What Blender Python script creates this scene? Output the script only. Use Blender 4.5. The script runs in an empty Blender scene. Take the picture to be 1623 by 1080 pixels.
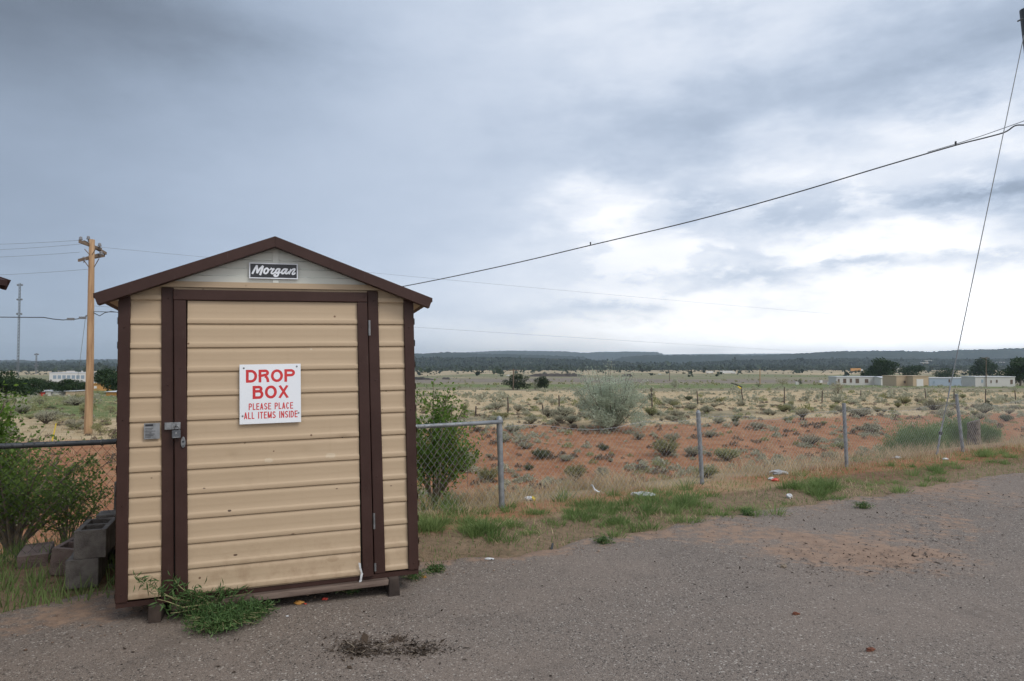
import bpy, math, random
import numpy as np
from mathutils import Matrix, Vector
R_ = math.radians
SC = bpy.context.scene
COL = SC.collection
rng = np.random.default_rng(7)
random.seed(7)

# ------------------------------------------------------------------ camera, sky, sun, exposure
F, CX, CY = 1082.0, 811.5, 540.0           # focal length and centre in photo pixels
TILT, EYE = math.atan(35 / F), 1.52
cd = bpy.data.cameras.new('camera'); cam = bpy.data.objects.new('camera', cd); COL.objects.link(cam)
cd.sensor_width = 36; cd.lens = 36 * F / 1623; cd.clip_start = 0.05; cd.clip_end = 30000
cam.location = (0, 0, EYE); cam.rotation_euler = (math.pi / 2 + TILT, 0, 0)
SC.camera = cam
SC.view_settings.view_transform = 'Standard'; SC.view_settings.look = 'None'
SC.view_settings.gamma = 1; SC.view_settings.exposure = 0.0
SC.cycles.max_bounces = 6; SC.cycles.transparent_max_bounces = 12
SC.cycles.use_denoising = True
SC.cycles.volume_bounces = 0

SUN_AZ, SUN_EL = R_(128), R_(48)           # azimuth clockwise from +Y (view direction)
sd = bpy.data.lights.new('sun', 'SUN'); so = bpy.data.objects.new('sun', sd); COL.objects.link(so)
sd.energy = 1.5; sd.angle = R_(24); sd.color = (1, 0.96, 0.9)
sdir = Vector((math.sin(SUN_AZ) * math.cos(SUN_EL), math.cos(SUN_AZ) * math.cos(SUN_EL), math.sin(SUN_EL)))
so.rotation_euler = sdir.to_track_quat('Z', 'Y').to_euler(); so.location = (8, -8, 12)

class NT:
    """short helper for node trees"""
    def __init__(s, tree): s.t = tree; s.n = tree.nodes; s.l = tree.links
    def new(s, typ, **kw):
        nd = s.n.new(typ)
        for k, v in kw.items(): setattr(nd, k, v)
        return nd
    def put(s, sock, v):
        if hasattr(v, 'is_output') or isinstance(v, bpy.types.NodeSocket): s.l.new(v, sock)
        else: sock.default_value = v
    def math(s, op, a, b=0.0, c=None, clamp=False):
        nd = s.new('ShaderNodeMath', operation=op, use_clamp=clamp)
        s.put(nd.inputs[0], a); s.put(nd.inputs[1], b)
        if c is not None: s.put(nd.inputs[2], c)
        return nd.outputs[0]
    def mix(s, f, a, b, blend='MIX'):
        nd = s.new('ShaderNodeMix', data_type='RGBA', blend_type=blend)
        s.put(nd.inputs[0], f)
        for i, v in ((6, a), (7, b)):
            s.put(nd.inputs[i], v if isinstance(v, bpy.types.NodeSocket) else (*v[:3], 1))
        return nd.outputs[2]
    def noise(s, vec, scale, detail=4, rough=0.55, dist=0.0):
        nd = s.new('ShaderNodeTexNoise'); nd.inputs['Scale'].default_value = scale
        nd.inputs['Detail'].default_value = detail; nd.inputs['Roughness'].default_value = rough
        nd.inputs['Distortion'].default_value = dist
        if vec is not None: s.l.new(vec, nd.inputs['Vector'])
        return nd.outputs[0]
    def ramp(s, fac, a, b, lo=0.0, hi=1.0):
        nd = s.new('ShaderNodeMapRange'); s.put(nd.inputs[0], fac)
        nd.inputs[1].default_value = a; nd.inputs[2].default_value = b
        nd.inputs[3].default_value = lo; nd.inputs[4].default_value = hi
        nd.interpolation_type = 'SMOOTHSTEP'
        return nd.outputs[0]
    def mapping(s, vec, scale=(1, 1, 1), rot=(0, 0, 0), loc=(0, 0, 0)):
        nd = s.new('ShaderNodeMapping'); nd.inputs['Scale'].default_value = scale
        nd.inputs['Rotation'].default_value = rot; nd.inputs['Location'].default_value = loc
        s.l.new(vec, nd.inputs['Vector']); return nd.outputs[0]

# ---- overcast sky: Nishita seen through layered cloud, all as a function of world direction
W = bpy.data.worlds.new('World'); SC.world = W; W.use_nodes = True
w = NT(W.node_tree); w.n.clear()
sky = w.new('ShaderNodeTexSky', sky_type='NISHITA', sun_disc=False)
sky.sun_elevation = SUN_EL; sky.sun_rotation = SUN_AZ; sky.altitude = 2000; sky.air_density = 1.0; sky.dust_density = 1.0
tc = w.new('ShaderNodeTexCoord'); sep = w.new('ShaderNodeSeparateXYZ'); w.l.new(tc.outputs['Generated'], sep.inputs[0])
dx, dy, dz = sep.outputs
az = w.math('ARCTAN2', dx, dy); el = w.math('ARCSINE', dz)
elc = w.math('MAXIMUM', el, 0.0)
den = w.math('ADD', w.math('MAXIMUM', dz, 0.0), 0.16)
cxy = w.new('ShaderNodeCombineXYZ'); w.put(cxy.inputs[0], w.math('DIVIDE', dx, den)); w.put(cxy.inputs[1], w.math('DIVIDE', dy, den))
pl = cxy.outputs[0]
cae = w.new('ShaderNodeCombineXYZ'); w.put(cae.inputs[0], az); w.put(cae.inputs[1], w.math('MULTIPLY', el, 1.6))
ae = cae.outputs[0]
n1 = w.noise(pl, 1.1, 7, 0.52, 0.25)
n2 = w.noise(w.mapping(ae, (1, 1.7, 1), loc=(3, 1, 0)), 5.5, 8, 0.56, 0.15)
n3 = w.noise(w.mapping(ae, (1, 1.3, 1), loc=(7, 2, 0)), 2.6, 4, 0.5, 0.3)
n4 = w.noise(w.mapping(ae, (1, 1.4, 1), loc=(1, 9, 0)), 5.0, 9, 0.62, 0.1)
n5 = w.noise(w.mapping(ae, (1, 1.4, 1), loc=(11, 4, 0)), 6.5, 9, 0.62, 0.1)
waz = w.math('ADD', az, w.math('MULTIPLY', w.math('SUBTRACT', n4, 0.5), 0.30))
wel = w.math('ADD', el, w.math('MULTIPLY', w.math('SUBTRACT', n3, 0.5), 0.06))
wel = w.math('ADD', wel, w.math('MULTIPLY', w.math('SUBTRACT', n5, 0.5), w.ramp(az, -0.4, 0.2, 0.05, 0.13)))
def lobe(px, py, sx, sy, amp):
    a0 = math.atan((px - CX) / F); e0 = math.atan((575 - py) / math.hypot(F, px - CX))
    a = w.math('MULTIPLY', w.math('SUBTRACT', waz, a0), F / sx); e = w.math('MULTIPLY', w.math('SUBTRACT', wel, e0), F / sy)
    r = w.math('ADD', w.math('MULTIPLY', a, a), w.math('MULTIPLY', e, e))
    return w.math('MULTIPLY', w.math('EXPONENT', w.math('MULTIPLY', r, -0.5)), amp)
LOBES = [  # cloud brightening and darkening: px, py, widths, amount
    (1540, 550, 400, 80, .95), (1150, 470, 220, 42, .22), (935, 330, 62, 42, .36), (1290, 365, 200, 32, .30),
    (1400, 270, 170, 36, .20), (1000, 50, 230, 60, .10), (1380, 60, 160, 60, .12), (1400, 190, 110, 36, .20), (1580, 185, 70, 26, .22), (1540, 395, 130, 22, .18),
    (620, 140, 320, 260, .05), (720, 500, 300, 60, .08), (1240, 300, 110, 16, .12),
    (20, 0, 260, 75, -.19), (330, 25, 180, 40, -.10), (1130, 185, 190, 62, -.09), (1060, 255, 140, 34, -.08), (1580, 50, 170, 58, -.25),
    (1440, 328, 190, 14, -.26), (1600, 322, 90, 26, -.22), (1000, 490, 160, 18, -.42), (1370, 428, 170, 13, -.48), (1250, 395, 120, 9, -.16),
    (1110, 335, 130, 16, -.14), (0, 330, 170, 200, -.07), (1250, 130, 140, 30, -.05), (1600, 570, 420, 22, .5), (1000, 575, 300, 14, .15)]
lum = w.math('ADD', w.ramp(az, -0.65, 0.20, 0.485, 0.71), w.math('MULTIPLY', w.math('SUBTRACT', n1, 0.5), 0.10))
puff = w.math('SUBTRACT', w.ramp(n2, 0.36, 0.64), 0.5)
lum = w.math('ADD', lum, w.math('MULTIPLY', puff, w.ramp(az, -0.25, 0.35, 0.015, 0.13)))
lum = w.math('ADD', lum, w.math('MULTIPLY', w.math('SUBTRACT', w.noise(ae, 11, 6, 0.55, 0.2), 0.5), w.ramp(az, -0.5, 0.35, 0.03, 0.13)))
bil = w.math('SUBTRACT', w.ramp(w.math('ADD', w.math('MULTIPLY', n5, .6), w.math('MULTIPLY', n2, .4)), .47, .545), .5)
band = w.math('MULTIPLY', w.ramp(az, 0.0, 0.18), w.math('MULTIPLY', w.ramp(el, .02, .07), w.ramp(el, .30, .16)))
lum = w.math('ADD', lum, w.math('MULTIPLY', w.math('MULTIPLY', bil, band), .17))
for L in LOBES: lum = w.math('ADD', lum, lobe(*L))
back = w.ramp(dy, 0.1, -0.5, 0.0, 0.42)     # brighter broken cloud behind the camera, where the sun is
lum = w.math('ADD', lum, back)
lum = w.math('MAXIMUM', lum, 0.16)
warm = w.ramp(lum, 0.36, 1.30)
tint = w.mix(warm, (0.80, 0.97, 1.24), (1.0, 1.0, 1.015))
cl = w.new('ShaderNodeVectorMath', operation='SCALE'); w.l.new(tint, cl.inputs[0])
w.put(cl.inputs['Scale'], w.math('MULTIPLY', lum, 10.0))
bg = w.new('ShaderNodeBackground'); bg.inputs['Strength'].default_value = 0.10
w.l.new(w.mix(0.93, sky.outputs[0], cl.outputs[0]), bg.inputs['Color'])
wo = w.new('ShaderNodeOutputWorld'); w.l.new(bg.outputs[0], wo.inputs[0])

# ------------------------------------------------------------------ terrain function and pixel rays
def sst(x, a, b):
    t = np.clip((x - a) / (b - a), 0, 1); return t * t * (3 - 2 * t)
def wob(x, y, s, k=0.0):
    return (np.sin(x * s + 1.3 + k) * np.cos(y * s * 1.17 + 2.1 * k + .4) + .6 * np.sin(x * s * 2.3 + y * s * 1.9 + k)
            + .35 * np.sin(x * s * 4.1 - y * s * 3.7 + 2 * k)) / 1.95
def fence_d(x, y): return (y - 7.07 - 0.57 * x) * 0.869
def bank_d(x, y): return (y - 36 - 0.36 * x) / 1.063
PD = [0, 38, 60, 92, 175, 230, 400, 720, 1500, 2500, 30000]
PZ = [-1.5, -1.62, -2.1, -2.95, -5.0, -6.2, -9.0, -11.6, -14.5, -16, -40]
def ground_z(x, y):
    x = np.asarray(x, float); y = np.asarray(y, float)
    d = fence_d(x, y); b = bank_d(x, y)
    plain = np.interp(np.maximum(y, np.abs(x) * .5), PD, PZ) - 1.2 * sst(-x, 40, 110) * sst(y, 60, 160)
    far = sst(b, -17, 1)
    low = -2.55 + .35 * far
    z_out = low * (1 - far) + plain * far + .22 * far * wob(x, y, .11, 1) * np.clip(y / 60, 0, 1) + .10 * wob(x, y, .55, 2) * (1 - sst(y, 60, 140)) * sst(d, 2, 6)
    edge = sst(d, .25, 5.5)
    sh = .6 * sst(-x, 1.4, 2.4) * sst(y, 0, 2)
    near = -0.03 + .065 * sst(d - sh, -1.6, -.6) + .016 * wob(x, y, 2.6, 3) * sst(d - sh, -1.5, -.9)
    return near * (1 - edge) + z_out * edge
CR = Matrix.Rotation(TILT, 3, 'X')
def ray(px, py): return CR @ Vector(((px - CX) / F, 1, -(py - CY) / F))
TT = np.concatenate([np.geomspace(2.0, 60, 900), np.geomspace(60.2, 4000, 1500)])
def at(px, py):
    """the ground point seen at a photo pixel"""
    d = ray(px, py)
    X, Y, Z = d.x * TT, d.y * TT, EYE + d.z * TT
    g = Z - ground_z(X, Y); i = int(np.argmax(g < 0))
    if g[i] >= 0: i = len(TT) - 1
    if i == 0: return Vector((X[0], Y[0], Z[0]))
    f = g[i - 1] / (g[i - 1] - g[i] + 1e-9); t = TT[i - 1] + f * (TT[i] - TT[i - 1])
    x, y = d.x * t, d.y * t
    return Vector((x, y, float(ground_z(x, y))))
def at_depth(px, py, depth):
    d = ray(px, py); t = depth / d.y; return Vector((d.x * t, depth, EYE + d.z * t))
def on_ground(x, y): return Vector((x, y, float(ground_z(x, y))))

# ------------------------------------------------------------------ mesh helpers
class MB:
    def __init__(s): s.v = []; s.f = []; s.m = []; s.n = 0
    def add(s, verts, faces, mi=0):
        s.v.extend([tuple(map(float, p)) for p in verts]); s.f.extend([tuple(i + s.n for i in f) for f in faces])
        s.m.extend([mi] * len(faces)); s.n += len(verts); return s
    def box(s, a, b, mi=0, rot=None, piv=None, jit=0):
        (x0, y0, z0), (x1, y1, z1) = a, b
        P = [Vector(p) for p in ((x0, y0, z0), (x1, y0, z0), (x1, y1, z0), (x0, y1, z0), (x0, y0, z1), (x1, y0, z1), (x1, y1, z1), (x0, y1, z1))]
        if jit: P = [p + Vector((random.uniform(-jit, jit), random.uniform(-jit, jit), random.uniform(-jit, jit))) for p in P]
        if rot is not None:
            c = Vector(piv) if piv is not None else Vector(((x0 + x1) / 2, (y0 + y1) / 2, (z0 + z1) / 2))
            P = [c + rot @ (p - c) for p in P]
        return s.add(P, [(0, 3, 2, 1), (4, 5, 6, 7), (0, 1, 5, 4), (1, 2, 6, 5), (2, 3, 7, 6), (3, 0, 4, 7)], mi)
    def tube(s, pts, r, k=8, mi=0, cap=True):
        pts = [Vector(p) for p in pts]; n = len(pts)
        rs = r if hasattr(r, '__len__') else [r] * n
        V = []; up = Vector((0.31, 0.17, 0.93))
        for i, p in enumerate(pts):
            t = (pts[min(i + 1, n - 1)] - pts[max(i - 1, 0)]).normalized()
            a = t.cross(up)
            if a.length < .05: a = t.cross(Vector((1, 0, 0)))
            a.normalize(); b = t.cross(a)
            for j in range(k):
                q = 2 * math.pi * j / k; V.append(p + (a * math.cos(q) + b * math.sin(q)) * rs[i])
        Fc = [(i * k + j, i * k + (j + 1) % k, (i + 1) * k + (j + 1) % k, (i + 1) * k + j) for i in range(n - 1) for j in range(k)]
        if cap: Fc += [tuple(range(k))[::-1], tuple(range((n - 1) * k, n * k))]
        return s.add(V, Fc, mi)
    def prism(s, poly, depth, mi=0, M=None):
        """polygon in x,z extruded along +y by depth"""
        n = len(poly); V = [Vector((p[0], 0, p[1])) for p in poly] + [Vector((p[0], depth, p[1])) for p in poly]
        if M is not None: V = [M @ p for p in V]
        return s.add(V, [tuple(range(n)), tuple(range(2 * n - 1, n - 1, -1))] + [(i, i + n, (i + 1) % n + n, (i + 1) % n) for i in range(n)], mi)
    def lathe(s, prof, k=14, c=(0, 0, 0), mi=0):
        V = [(c[0] + r * math.cos(2 * math.pi * j / k), c[1] + r * math.sin(2 * math.pi * j / k), c[2] + z) for r, z in prof for j in range(k)]
        n = len(prof)
        Fc = [(i * k + j, i * k + (j + 1) % k, (i + 1) * k + (j + 1) % k, (i + 1) * k + j) for i in range(n - 1) for j in range(k)]
        Fc += [tuple(range(k))[::-1], tuple(range((n - 1) * k, n * k))]
        return s.add(V, Fc, mi)
    def build(s, name, mats, parent=None, smooth=False, bevel=0.0, M=None):
        me = bpy.data.meshes.new(name); me.from_pydata(s.v, [], s.f)
        return link(name, me, mats, parent, smooth, bevel, s.m, M)
def link(name, me, mats, parent=None, smooth=False, bevel=0.0, mi=None, M=None):
    for m in (mats if isinstance(mats, (list, tuple)) else [mats]): me.materials.append(m)
    if mi is not None and len(me.materials) > 1: me.polygons.foreach_set('material_index', mi)
    if smooth: me.polygons.foreach_set('use_smooth', [True] * len(me.polygons))
    me.update()
    o = bpy.data.objects.new(name, me); COL.objects.link(o)
    if parent is not None: o.parent = parent
    if M is not None: o.matrix_world = M
    if bevel:
        b = o.modifiers.new('bevel', 'BEVEL'); b.width = bevel; b.segments = 2; b.limit_method = 'ANGLE'; b.angle_limit = R_(40)
    return o
def np_mesh(name, V, Q, mats, parent=None, smooth=False):
    """bulk mesh of equal sized faces"""
    me = bpy.data.meshes.new(name); V = np.asarray(V, np.float32); Q = np.asarray(Q, np.int32)
    k = Q.shape[1]; me.vertices.add(len(V)); me.vertices.foreach_set('co', V.ravel())
    me.loops.add(Q.size); me.loops.foreach_set('vertex_index', Q.ravel())
    me.polygons.add(len(Q)); me.polygons.foreach_set('loop_start', np.arange(0, Q.size, k, dtype=np.int32))
    me.update(calc_edges=True); me.validate()
    return link(name, me, mats, parent, smooth)
def tag(o, label=None, cat=None, group=None, kind=None):
    if label: o['label'] = label
    if cat: o['category'] = cat
    if group: o['group'] = group
    if kind: o['kind'] = kind
    return o
def empty(name, loc, label, cat, group=None, rz=0.0, M=None):
    o = bpy.data.objects.new(name, None); COL.objects.link(o); o.empty_display_size = .2
    if M is not None: o.matrix_world = M
    else: o.location = loc; o.rotation_euler = (0, 0, rz)
    return tag(o, label, cat, group)
def copy_tree(o, parent=None):
    c = o.copy(); COL.objects.link(c)
    if parent is not None: c.parent = parent
    for ch in o.children: copy_tree(ch, c)
    return c

# ------------------------------------------------------------------ materials
def newmat(name):
    m = bpy.data.materials.new(name); m.use_nodes = True; t = NT(m.node_tree)
    p = t.n['Principled BSDF']; return m, t, p
def mat(name, c1, c2=None, rough=0.7, metal=0.0, scale=8, bump=0.0, bscale=60, coord='Object', detail=5, lo=.35, hi=.65, spec=0.5, stretch=(1, 1, 1)):
    m, t, p = newmat(name); c2 = c2 or tuple(min(1, v * 1.2) for v in c1)
    co = t.new('ShaderNodeTexCoord').outputs[coord]; co = t.mapping(co, stretch)
    t.l.new(t.mix(t.ramp(t.noise(co, scale, detail), lo, hi), c1, c2), p.inputs['Base Color'])
    p.inputs['Roughness'].default_value = rough; p.inputs['Metallic'].default_value = metal
    p.inputs['Specular IOR Level'].default_value = spec
    if bump:
        b = t.new('ShaderNodeBump'); b.inputs['Strength'].default_value = bump; b.inputs['Distance'].default_value = .01
        t.l.new(t.noise(co, bscale, 4), b.inputs['Height']); t.l.new(b.outputs[0], p.inputs['Normal'])
    return m
def leafmat(name, dark, light, trans=0.35, scale=1.5, tint=None, rough=.6):
    """leaf colour varies leaf by leaf and plant by plant"""
    m, t, p = newmat(name)
    g = t.new('ShaderNodeNewGeometry'); oi = t.new('ShaderNodeObjectInfo')
    co = t.new('ShaderNodeTexCoord').outputs['Object']
    f = t.math('ADD', t.math('MULTIPLY', g.outputs['Random Per Island'], .55), t.math('MULTIPLY', t.ramp(t.noise(co, scale, 3), .3, .7), .45))
    c = t.mix(f, dark, light)
    if tint: c = t.mix(t.math('MULTIPLY', oi.outputs['Random'], .7), c, tint)
    d = p; t.l.new(c, d.inputs['Base Color']); d.inputs['Roughness'].default_value = rough; d.inputs['Specular IOR Level'].default_value = .25
    tr = t.new('ShaderNodeBsdfTranslucent'); t.l.new(c, tr.inputs['Color'])
    mx = t.new('ShaderNodeMixShader'); mx.inputs[0].default_value = trans
    t.l.new(d.outputs[0], mx.inputs[1]); t.l.new(tr.outputs[0], mx.inputs[2])
    t.l.new(mx.outputs[0], t.n['Material Output'].inputs['Surface']); return m

SPOTS = [(.612, .475, .012, (.045, .022, .012), .95), (.645, .205, .013, (.06, .028, .015), .95), (.84, .766, .030, (.60, .53, .40), .35), (1.215, .774, .034, (.60, .53, .40), .35), (1.22, .12, .04, (.30, .2, .12), .4), (.98, .30, .012, (.10, .05, .03), .7), (.47, .62, .008, (.06, .03, .02), .8), (.70, .88, .006, (.06, .03, .02), .8), (1.25, .56, .008, (.07, .035, .02), .8), (.18, .70, .006, (.06, .03, .02), .8), (1.60, .55, .007, (.06, .03, .02), .8), (1.1, 1.46, .008, (.62, .58, .47), .6)]
def siding_mat():
    m, t, p = newmat('tan_siding'); co = t.new('ShaderNodeTexCoord').outputs['Object']
    c = t.mix(t.ramp(t.noise(t.mapping(co, (1, 1, 6)), 2.2, 5), .35, .65), (.450, .337, .222), (.462, .347, .230))
    streak = t.ramp(t.noise(t.mapping(co, (14, 14, .8)), 2.5, 6, .6), .56, .8)
    c = t.mix(t.math('MULTIPLY', streak, .10), c, (.30, .20, .11))
    spec = t.new('ShaderNodeTexVoronoi'); spec.inputs['Scale'].default_value = 9; t.l.new(co, spec.inputs['Vector'])
    rust = t.ramp(spec.outputs['Distance'], .075, .045)
    rust = t.math('MULTIPLY', rust, t.ramp(t.noise(co, 3.3, 2), .52, .60))
    c = t.mix(t.math('MULTIPLY', rust, .85), c, (.10, .045, .02))
    sc = t.ramp(t.noise(t.mapping(co, (3, 3, 40)), 4, 5, .7), .70, .76)
    c = t.mix(t.math('MULTIPLY', sc, .35), c, (.62, .55, .42))
    sp = t.new('ShaderNodeSeparateXYZ'); t.l.new(co, sp.inputs[0])
    dirt = t.math('MULTIPLY', t.ramp(sp.outputs[2], .42, .0), t.ramp(t.noise(co, 12, 6, .65), .42, .75))
    c = t.mix(t.math('MULTIPLY', dirt, .5), c, (.27, .17, .10))
    for sx_, sz_, rr, colr, k_ in SPOTS:
        q = t.math('ADD', t.math('POWER', t.math('MULTIPLY', t.math('SUBTRACT', sp.outputs[0], sx_), 1 / rr), 2.0), t.math('POWER', t.math('MULTIPLY', t.math('SUBTRACT', sp.outputs[2], sz_), 1.9 / rr), 2.0))
        q = t.math('ADD', q, t.math('MULTIPLY', t.math('SUBTRACT', t.noise(co, 60, 3), .5), 1.6))
        c = t.mix(t.ramp(q, 1.1, .5, 0.0, k_), c, colr)
    t.l.new(c, p.inputs['Base Color']); p.inputs['Roughness'].default_value = .52; p.inputs['Specular IOR Level'].default_value = .35
    b = t.new('ShaderNodeBump'); b.inputs['Strength'].default_value = .05; b.inputs['Distance'].default_value = .01
    t.l.new(t.noise(t.mapping(co, (1, 1, 1.5)), 7, 3), b.inputs['Height']); t.l.new(b.outputs[0], p.inputs['Normal']); return m
def brown_mat():
    m, t, p = newmat('brown_trim_paint'); co = t.new('ShaderNodeTexCoord').outputs['Object']
    c = t.mix(t.ramp(t.noise(co, 5, 5), .3, .7), (.038, .0175, .0135), (.050, .0245, .0195))
    c = t.mix(t.math('MULTIPLY', t.ramp(t.noise(co, 240, 2), .55, .7), .35), c, (.065, .036, .029))
    c = t.mix(t.math('MULTIPLY', t.ramp(t.noise(t.mapping(co, (30, 30, 3)), 3, 6, .7), .63, .74), .4), c, (.15, .12, .10))
    t.l.new(c, p.inputs['Base Color']); p.inputs['Roughness'].default_value = .5; p.inputs['Specular IOR Level'].default_value = .22
    return m
def asphalt_mat():
    m, t, p = newmat('old_asphalt'); co = t.new('ShaderNodeTexCoord').outputs['Object']
    v = t.new('ShaderNodeTexVoronoi'); v.inputs['Scale'].default_value = 240; t.l.new(co, v.inputs['Vector'])
    v2 = t.new('ShaderNodeTexVoronoi'); v2.inputs['Scale'].default_value = 110; t.l.new(co, v2.inputs['Vector'])
    s1 = t.new('ShaderNodeSeparateColor'); t.l.new(v.outputs['Color'], s1.inputs[0])
    s2 = t.new('ShaderNodeSeparateColor'); t.l.new(v2.outputs['Color'], s2.inputs[0])
    c = t.mix(s1.outputs[0], (.142, .116, .097), (.250, .204, .169))
    c = t.mix(t.ramp(s1.outputs[1], .90, .95), c, (.36, .32, .28))
    c = t.mix(t.ramp(s1.outputs[2], .84, .9), c, (.085, .073, .064))
    c = t.mix(t.math('MULTIPLY', t.ramp(s2.outputs[1], .93, .95), .8), c, (.028, .025, .023))
    c = t.mix(t.math('MULTIPLY', t.ramp(s2.outputs[2], .965, .975), .8), c, (.45, .41, .36))
    big = t.noise(co, .55, 6, .6); mid = t.noise(co, 2.3, 6, .62)
    c = t.mix(t.math('MULTIPLY', t.ramp(big, .40, .62), .35), c, (.265, .208, .168))
    c = t.mix(t.math('MULTIPLY', t.ramp(mid, .52, .72), .35), c, (.098, .081, .069))
    # red dirt blown over the edge (attribute) and lying in patches
    at_ = t.new('ShaderNodeAttribute', attribute_name='dirt'); fine = t.noise(co, 9, 8, .68)
    dm = t.ramp(t.math('ADD', at_.outputs['Fac'], t.math('MULTIPLY', t.math('SUBTRACT', t.math('ADD', t.math('MULTIPLY', mid, .45), t.math('MULTIPLY', fine, .55)), .5), 2.6)), .42, .80)
    dcol = t.mix(t.ramp(fine, .35, .7), (.25, .16, .108), (.36, .24, .165))
    c = t.mix(t.math('MULTIPLY', dm, .82), c, dcol)
    cw = t.noise(co, 1.1, 3)
    cr = t.new('ShaderNodeTexVoronoi', feature='DISTANCE_TO_EDGE'); cr.inputs['Scale'].default_value = .55
    wv = t.new('ShaderNodeVectorMath', operation='ADD'); t.l.new(co, wv.inputs[0])
    nv = t.new('ShaderNodeTexNoise'); nv.inputs['Scale'].default_value = 2.2; nv.inputs['Detail'].default_value = 6
    t.l.new(nv.outputs[1], wv.inputs[1]); t.l.new(wv.outputs[0], cr.inputs['Vector'])
    crack = t.math('MULTIPLY', t.ramp(cr.outputs[0], .012, .003), t.ramp(cw, .52, .62))
    c = t.mix(t.math('MULTIPLY', crack, .12), c, (.06, .05, .045))
    t.l.new(c, p.inputs['Base Color']); p.inputs['Roughness'].default_value = .88; p.inputs['Specular IOR Level'].default_value = .3
    b = t.new('ShaderNodeBump'); b.inputs['Strength'].default_value = .7; b.inputs['Distance'].default_value = .004
    t.l.new(t.math('ADD', t.math('MULTIPLY', v.outputs['Distance'], -1), t.math('MULTIPLY', fine, .6)), b.inputs['Height'])
    t.l.new(b.outputs[0], p.inputs['Normal']); return m
def ground_mat():
    m, t, p = newmat('desert_ground'); co = t.new('ShaderNodeTexCoord').outputs['Object']
    a = t.new('ShaderNodeAttribute', attribute_name='zone'); sp = t.new('ShaderNodeSeparateColor'); t.l.new(a.outputs['Color'], sp.inputs[0])
    a2 = t.new('ShaderNodeAttribute', attribute_name='zone_far'); sp2 = t.new('ShaderNodeSeparateColor'); t.l.new(a2.outputs['Color'], sp2.inputs[0])
    nb = t.noise(co, .35, 6, .62); nm = t.noise(co, 1.6, 7, .66); nf = t.noise(co, 14, 7, .68); ns = t.noise(t.mapping(co, (.007, .045, .045)), 1, 8, .68)
    red = t.mix(t.ramp(nm, .35, .68), (.29, .122, .060), (.41, .212, .115))
    red = t.mix(t.math('MULTIPLY', t.ramp(nf, .50, .66), .6), red, (.17, .105, .066)); n5 = t.noise(co, 5, 6, .7)
    red = t.mix(t.math('MULTIPLY', t.ramp(n5, .50, .66), .55), red, (.25, .21, .125))
    tan = t.mix(t.ramp(nm, .34, .66), (.40, .305, .18), (.54, .425, .27))
    tan = t.mix(t.math('MULTIPLY', t.ramp(nf, .5, .68), .5), tan, (.24, .19, .11))
    sage = t.mix(t.ramp(nm, .38, .62), (.16, .15, .095), (.29, .245, .16))
    grn = t.mix(t.ramp(nm, .38, .62), (.10, .14, .045), (.20, .215, .095))
    jit = t.math('MULTIPLY', t.math('SUBTRACT', t.math('ADD', t.math('MULTIPLY', nb, .55), t.math('MULTIPLY', nm, .45)), .5), 1.5)
    thr = lambda s: t.ramp(t.math('ADD', s, jit), .36, .64)
    c = t.mix(thr(sp.outputs[0]), tan, red)          # zone: red soil, sparse straw, green
    straw = t.mix(t.ramp(nf, .35, .65), (.28, .20, .11), (.42, .32, .19))
    c = t.mix(t.math('MULTIPLY', thr(sp.outputs[1]), .75), c, straw)
    c = t.mix(t.math('MULTIPLY', thr(sp.outputs[2]), .75), c, t.mix(t.ramp(nf, .35, .65), (.10, .07, .048), (.225, .15, .10)))   # trodden brown dirt by the lot
    fj = t.math('MULTIPLY', t.math('SUBTRACT', ns, .5), 2.4)
    th2 = lambda s: t.ramp(t.math('ADD', s, fj), .34, .66)
    gravel = t.mix(t.ramp(ns, .4, .6), (.17, .14, .115), (.225, .19, .15))
    c = t.mix(th2(sp2.outputs[0]), c, sage); c = t.mix(th2(sp2.outputs[1]), c, grn); c = t.mix(th2(sp2.outputs[2]), c, gravel)
    t.l.new(c, p.inputs['Base Color']); p.inputs['Roughness'].default_value = .95; p.inputs['Specular IOR Level'].default_value = .15
    b = t.new('ShaderNodeBump'); b.inputs['Strength'].default_value = .8; b.inputs['Distance'].default_value = .05
    t.l.new(t.math('ADD', nf, t.math('MULTIPLY', t.noise(co, 60, 4), .4)), b.inputs['Height']); t.l.new(b.outputs[0], p.inputs['Normal']); return m
def hill_mat(name, base, tree, soil, cover):
    m, t, p = newmat(name); co = t.new('ShaderNodeTexCoord').outputs['Object']
    v = t.new('ShaderNodeTexVoronoi'); v.inputs['Scale'].default_value = 1 / 11; t.l.new(co, v.inputs['Vector'])
    nb = t.noise(co, 1 / 160, 6, .62)
    ground = t.mix(t.ramp(nb, .4, .62), base, soil)
    k = t.ramp(t.math('ADD', v.outputs['Distance'], t.math('MULTIPLY', t.math('SUBTRACT', nb, .5), 1.2)), cover + .12, cover - .12)
    t.l.new(t.mix(k, ground, tree), p.inputs['Base Color']); p.inputs['Roughness'].default_value = 1; p.inputs['Specular IOR Level'].default_value = 0
    return m

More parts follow.
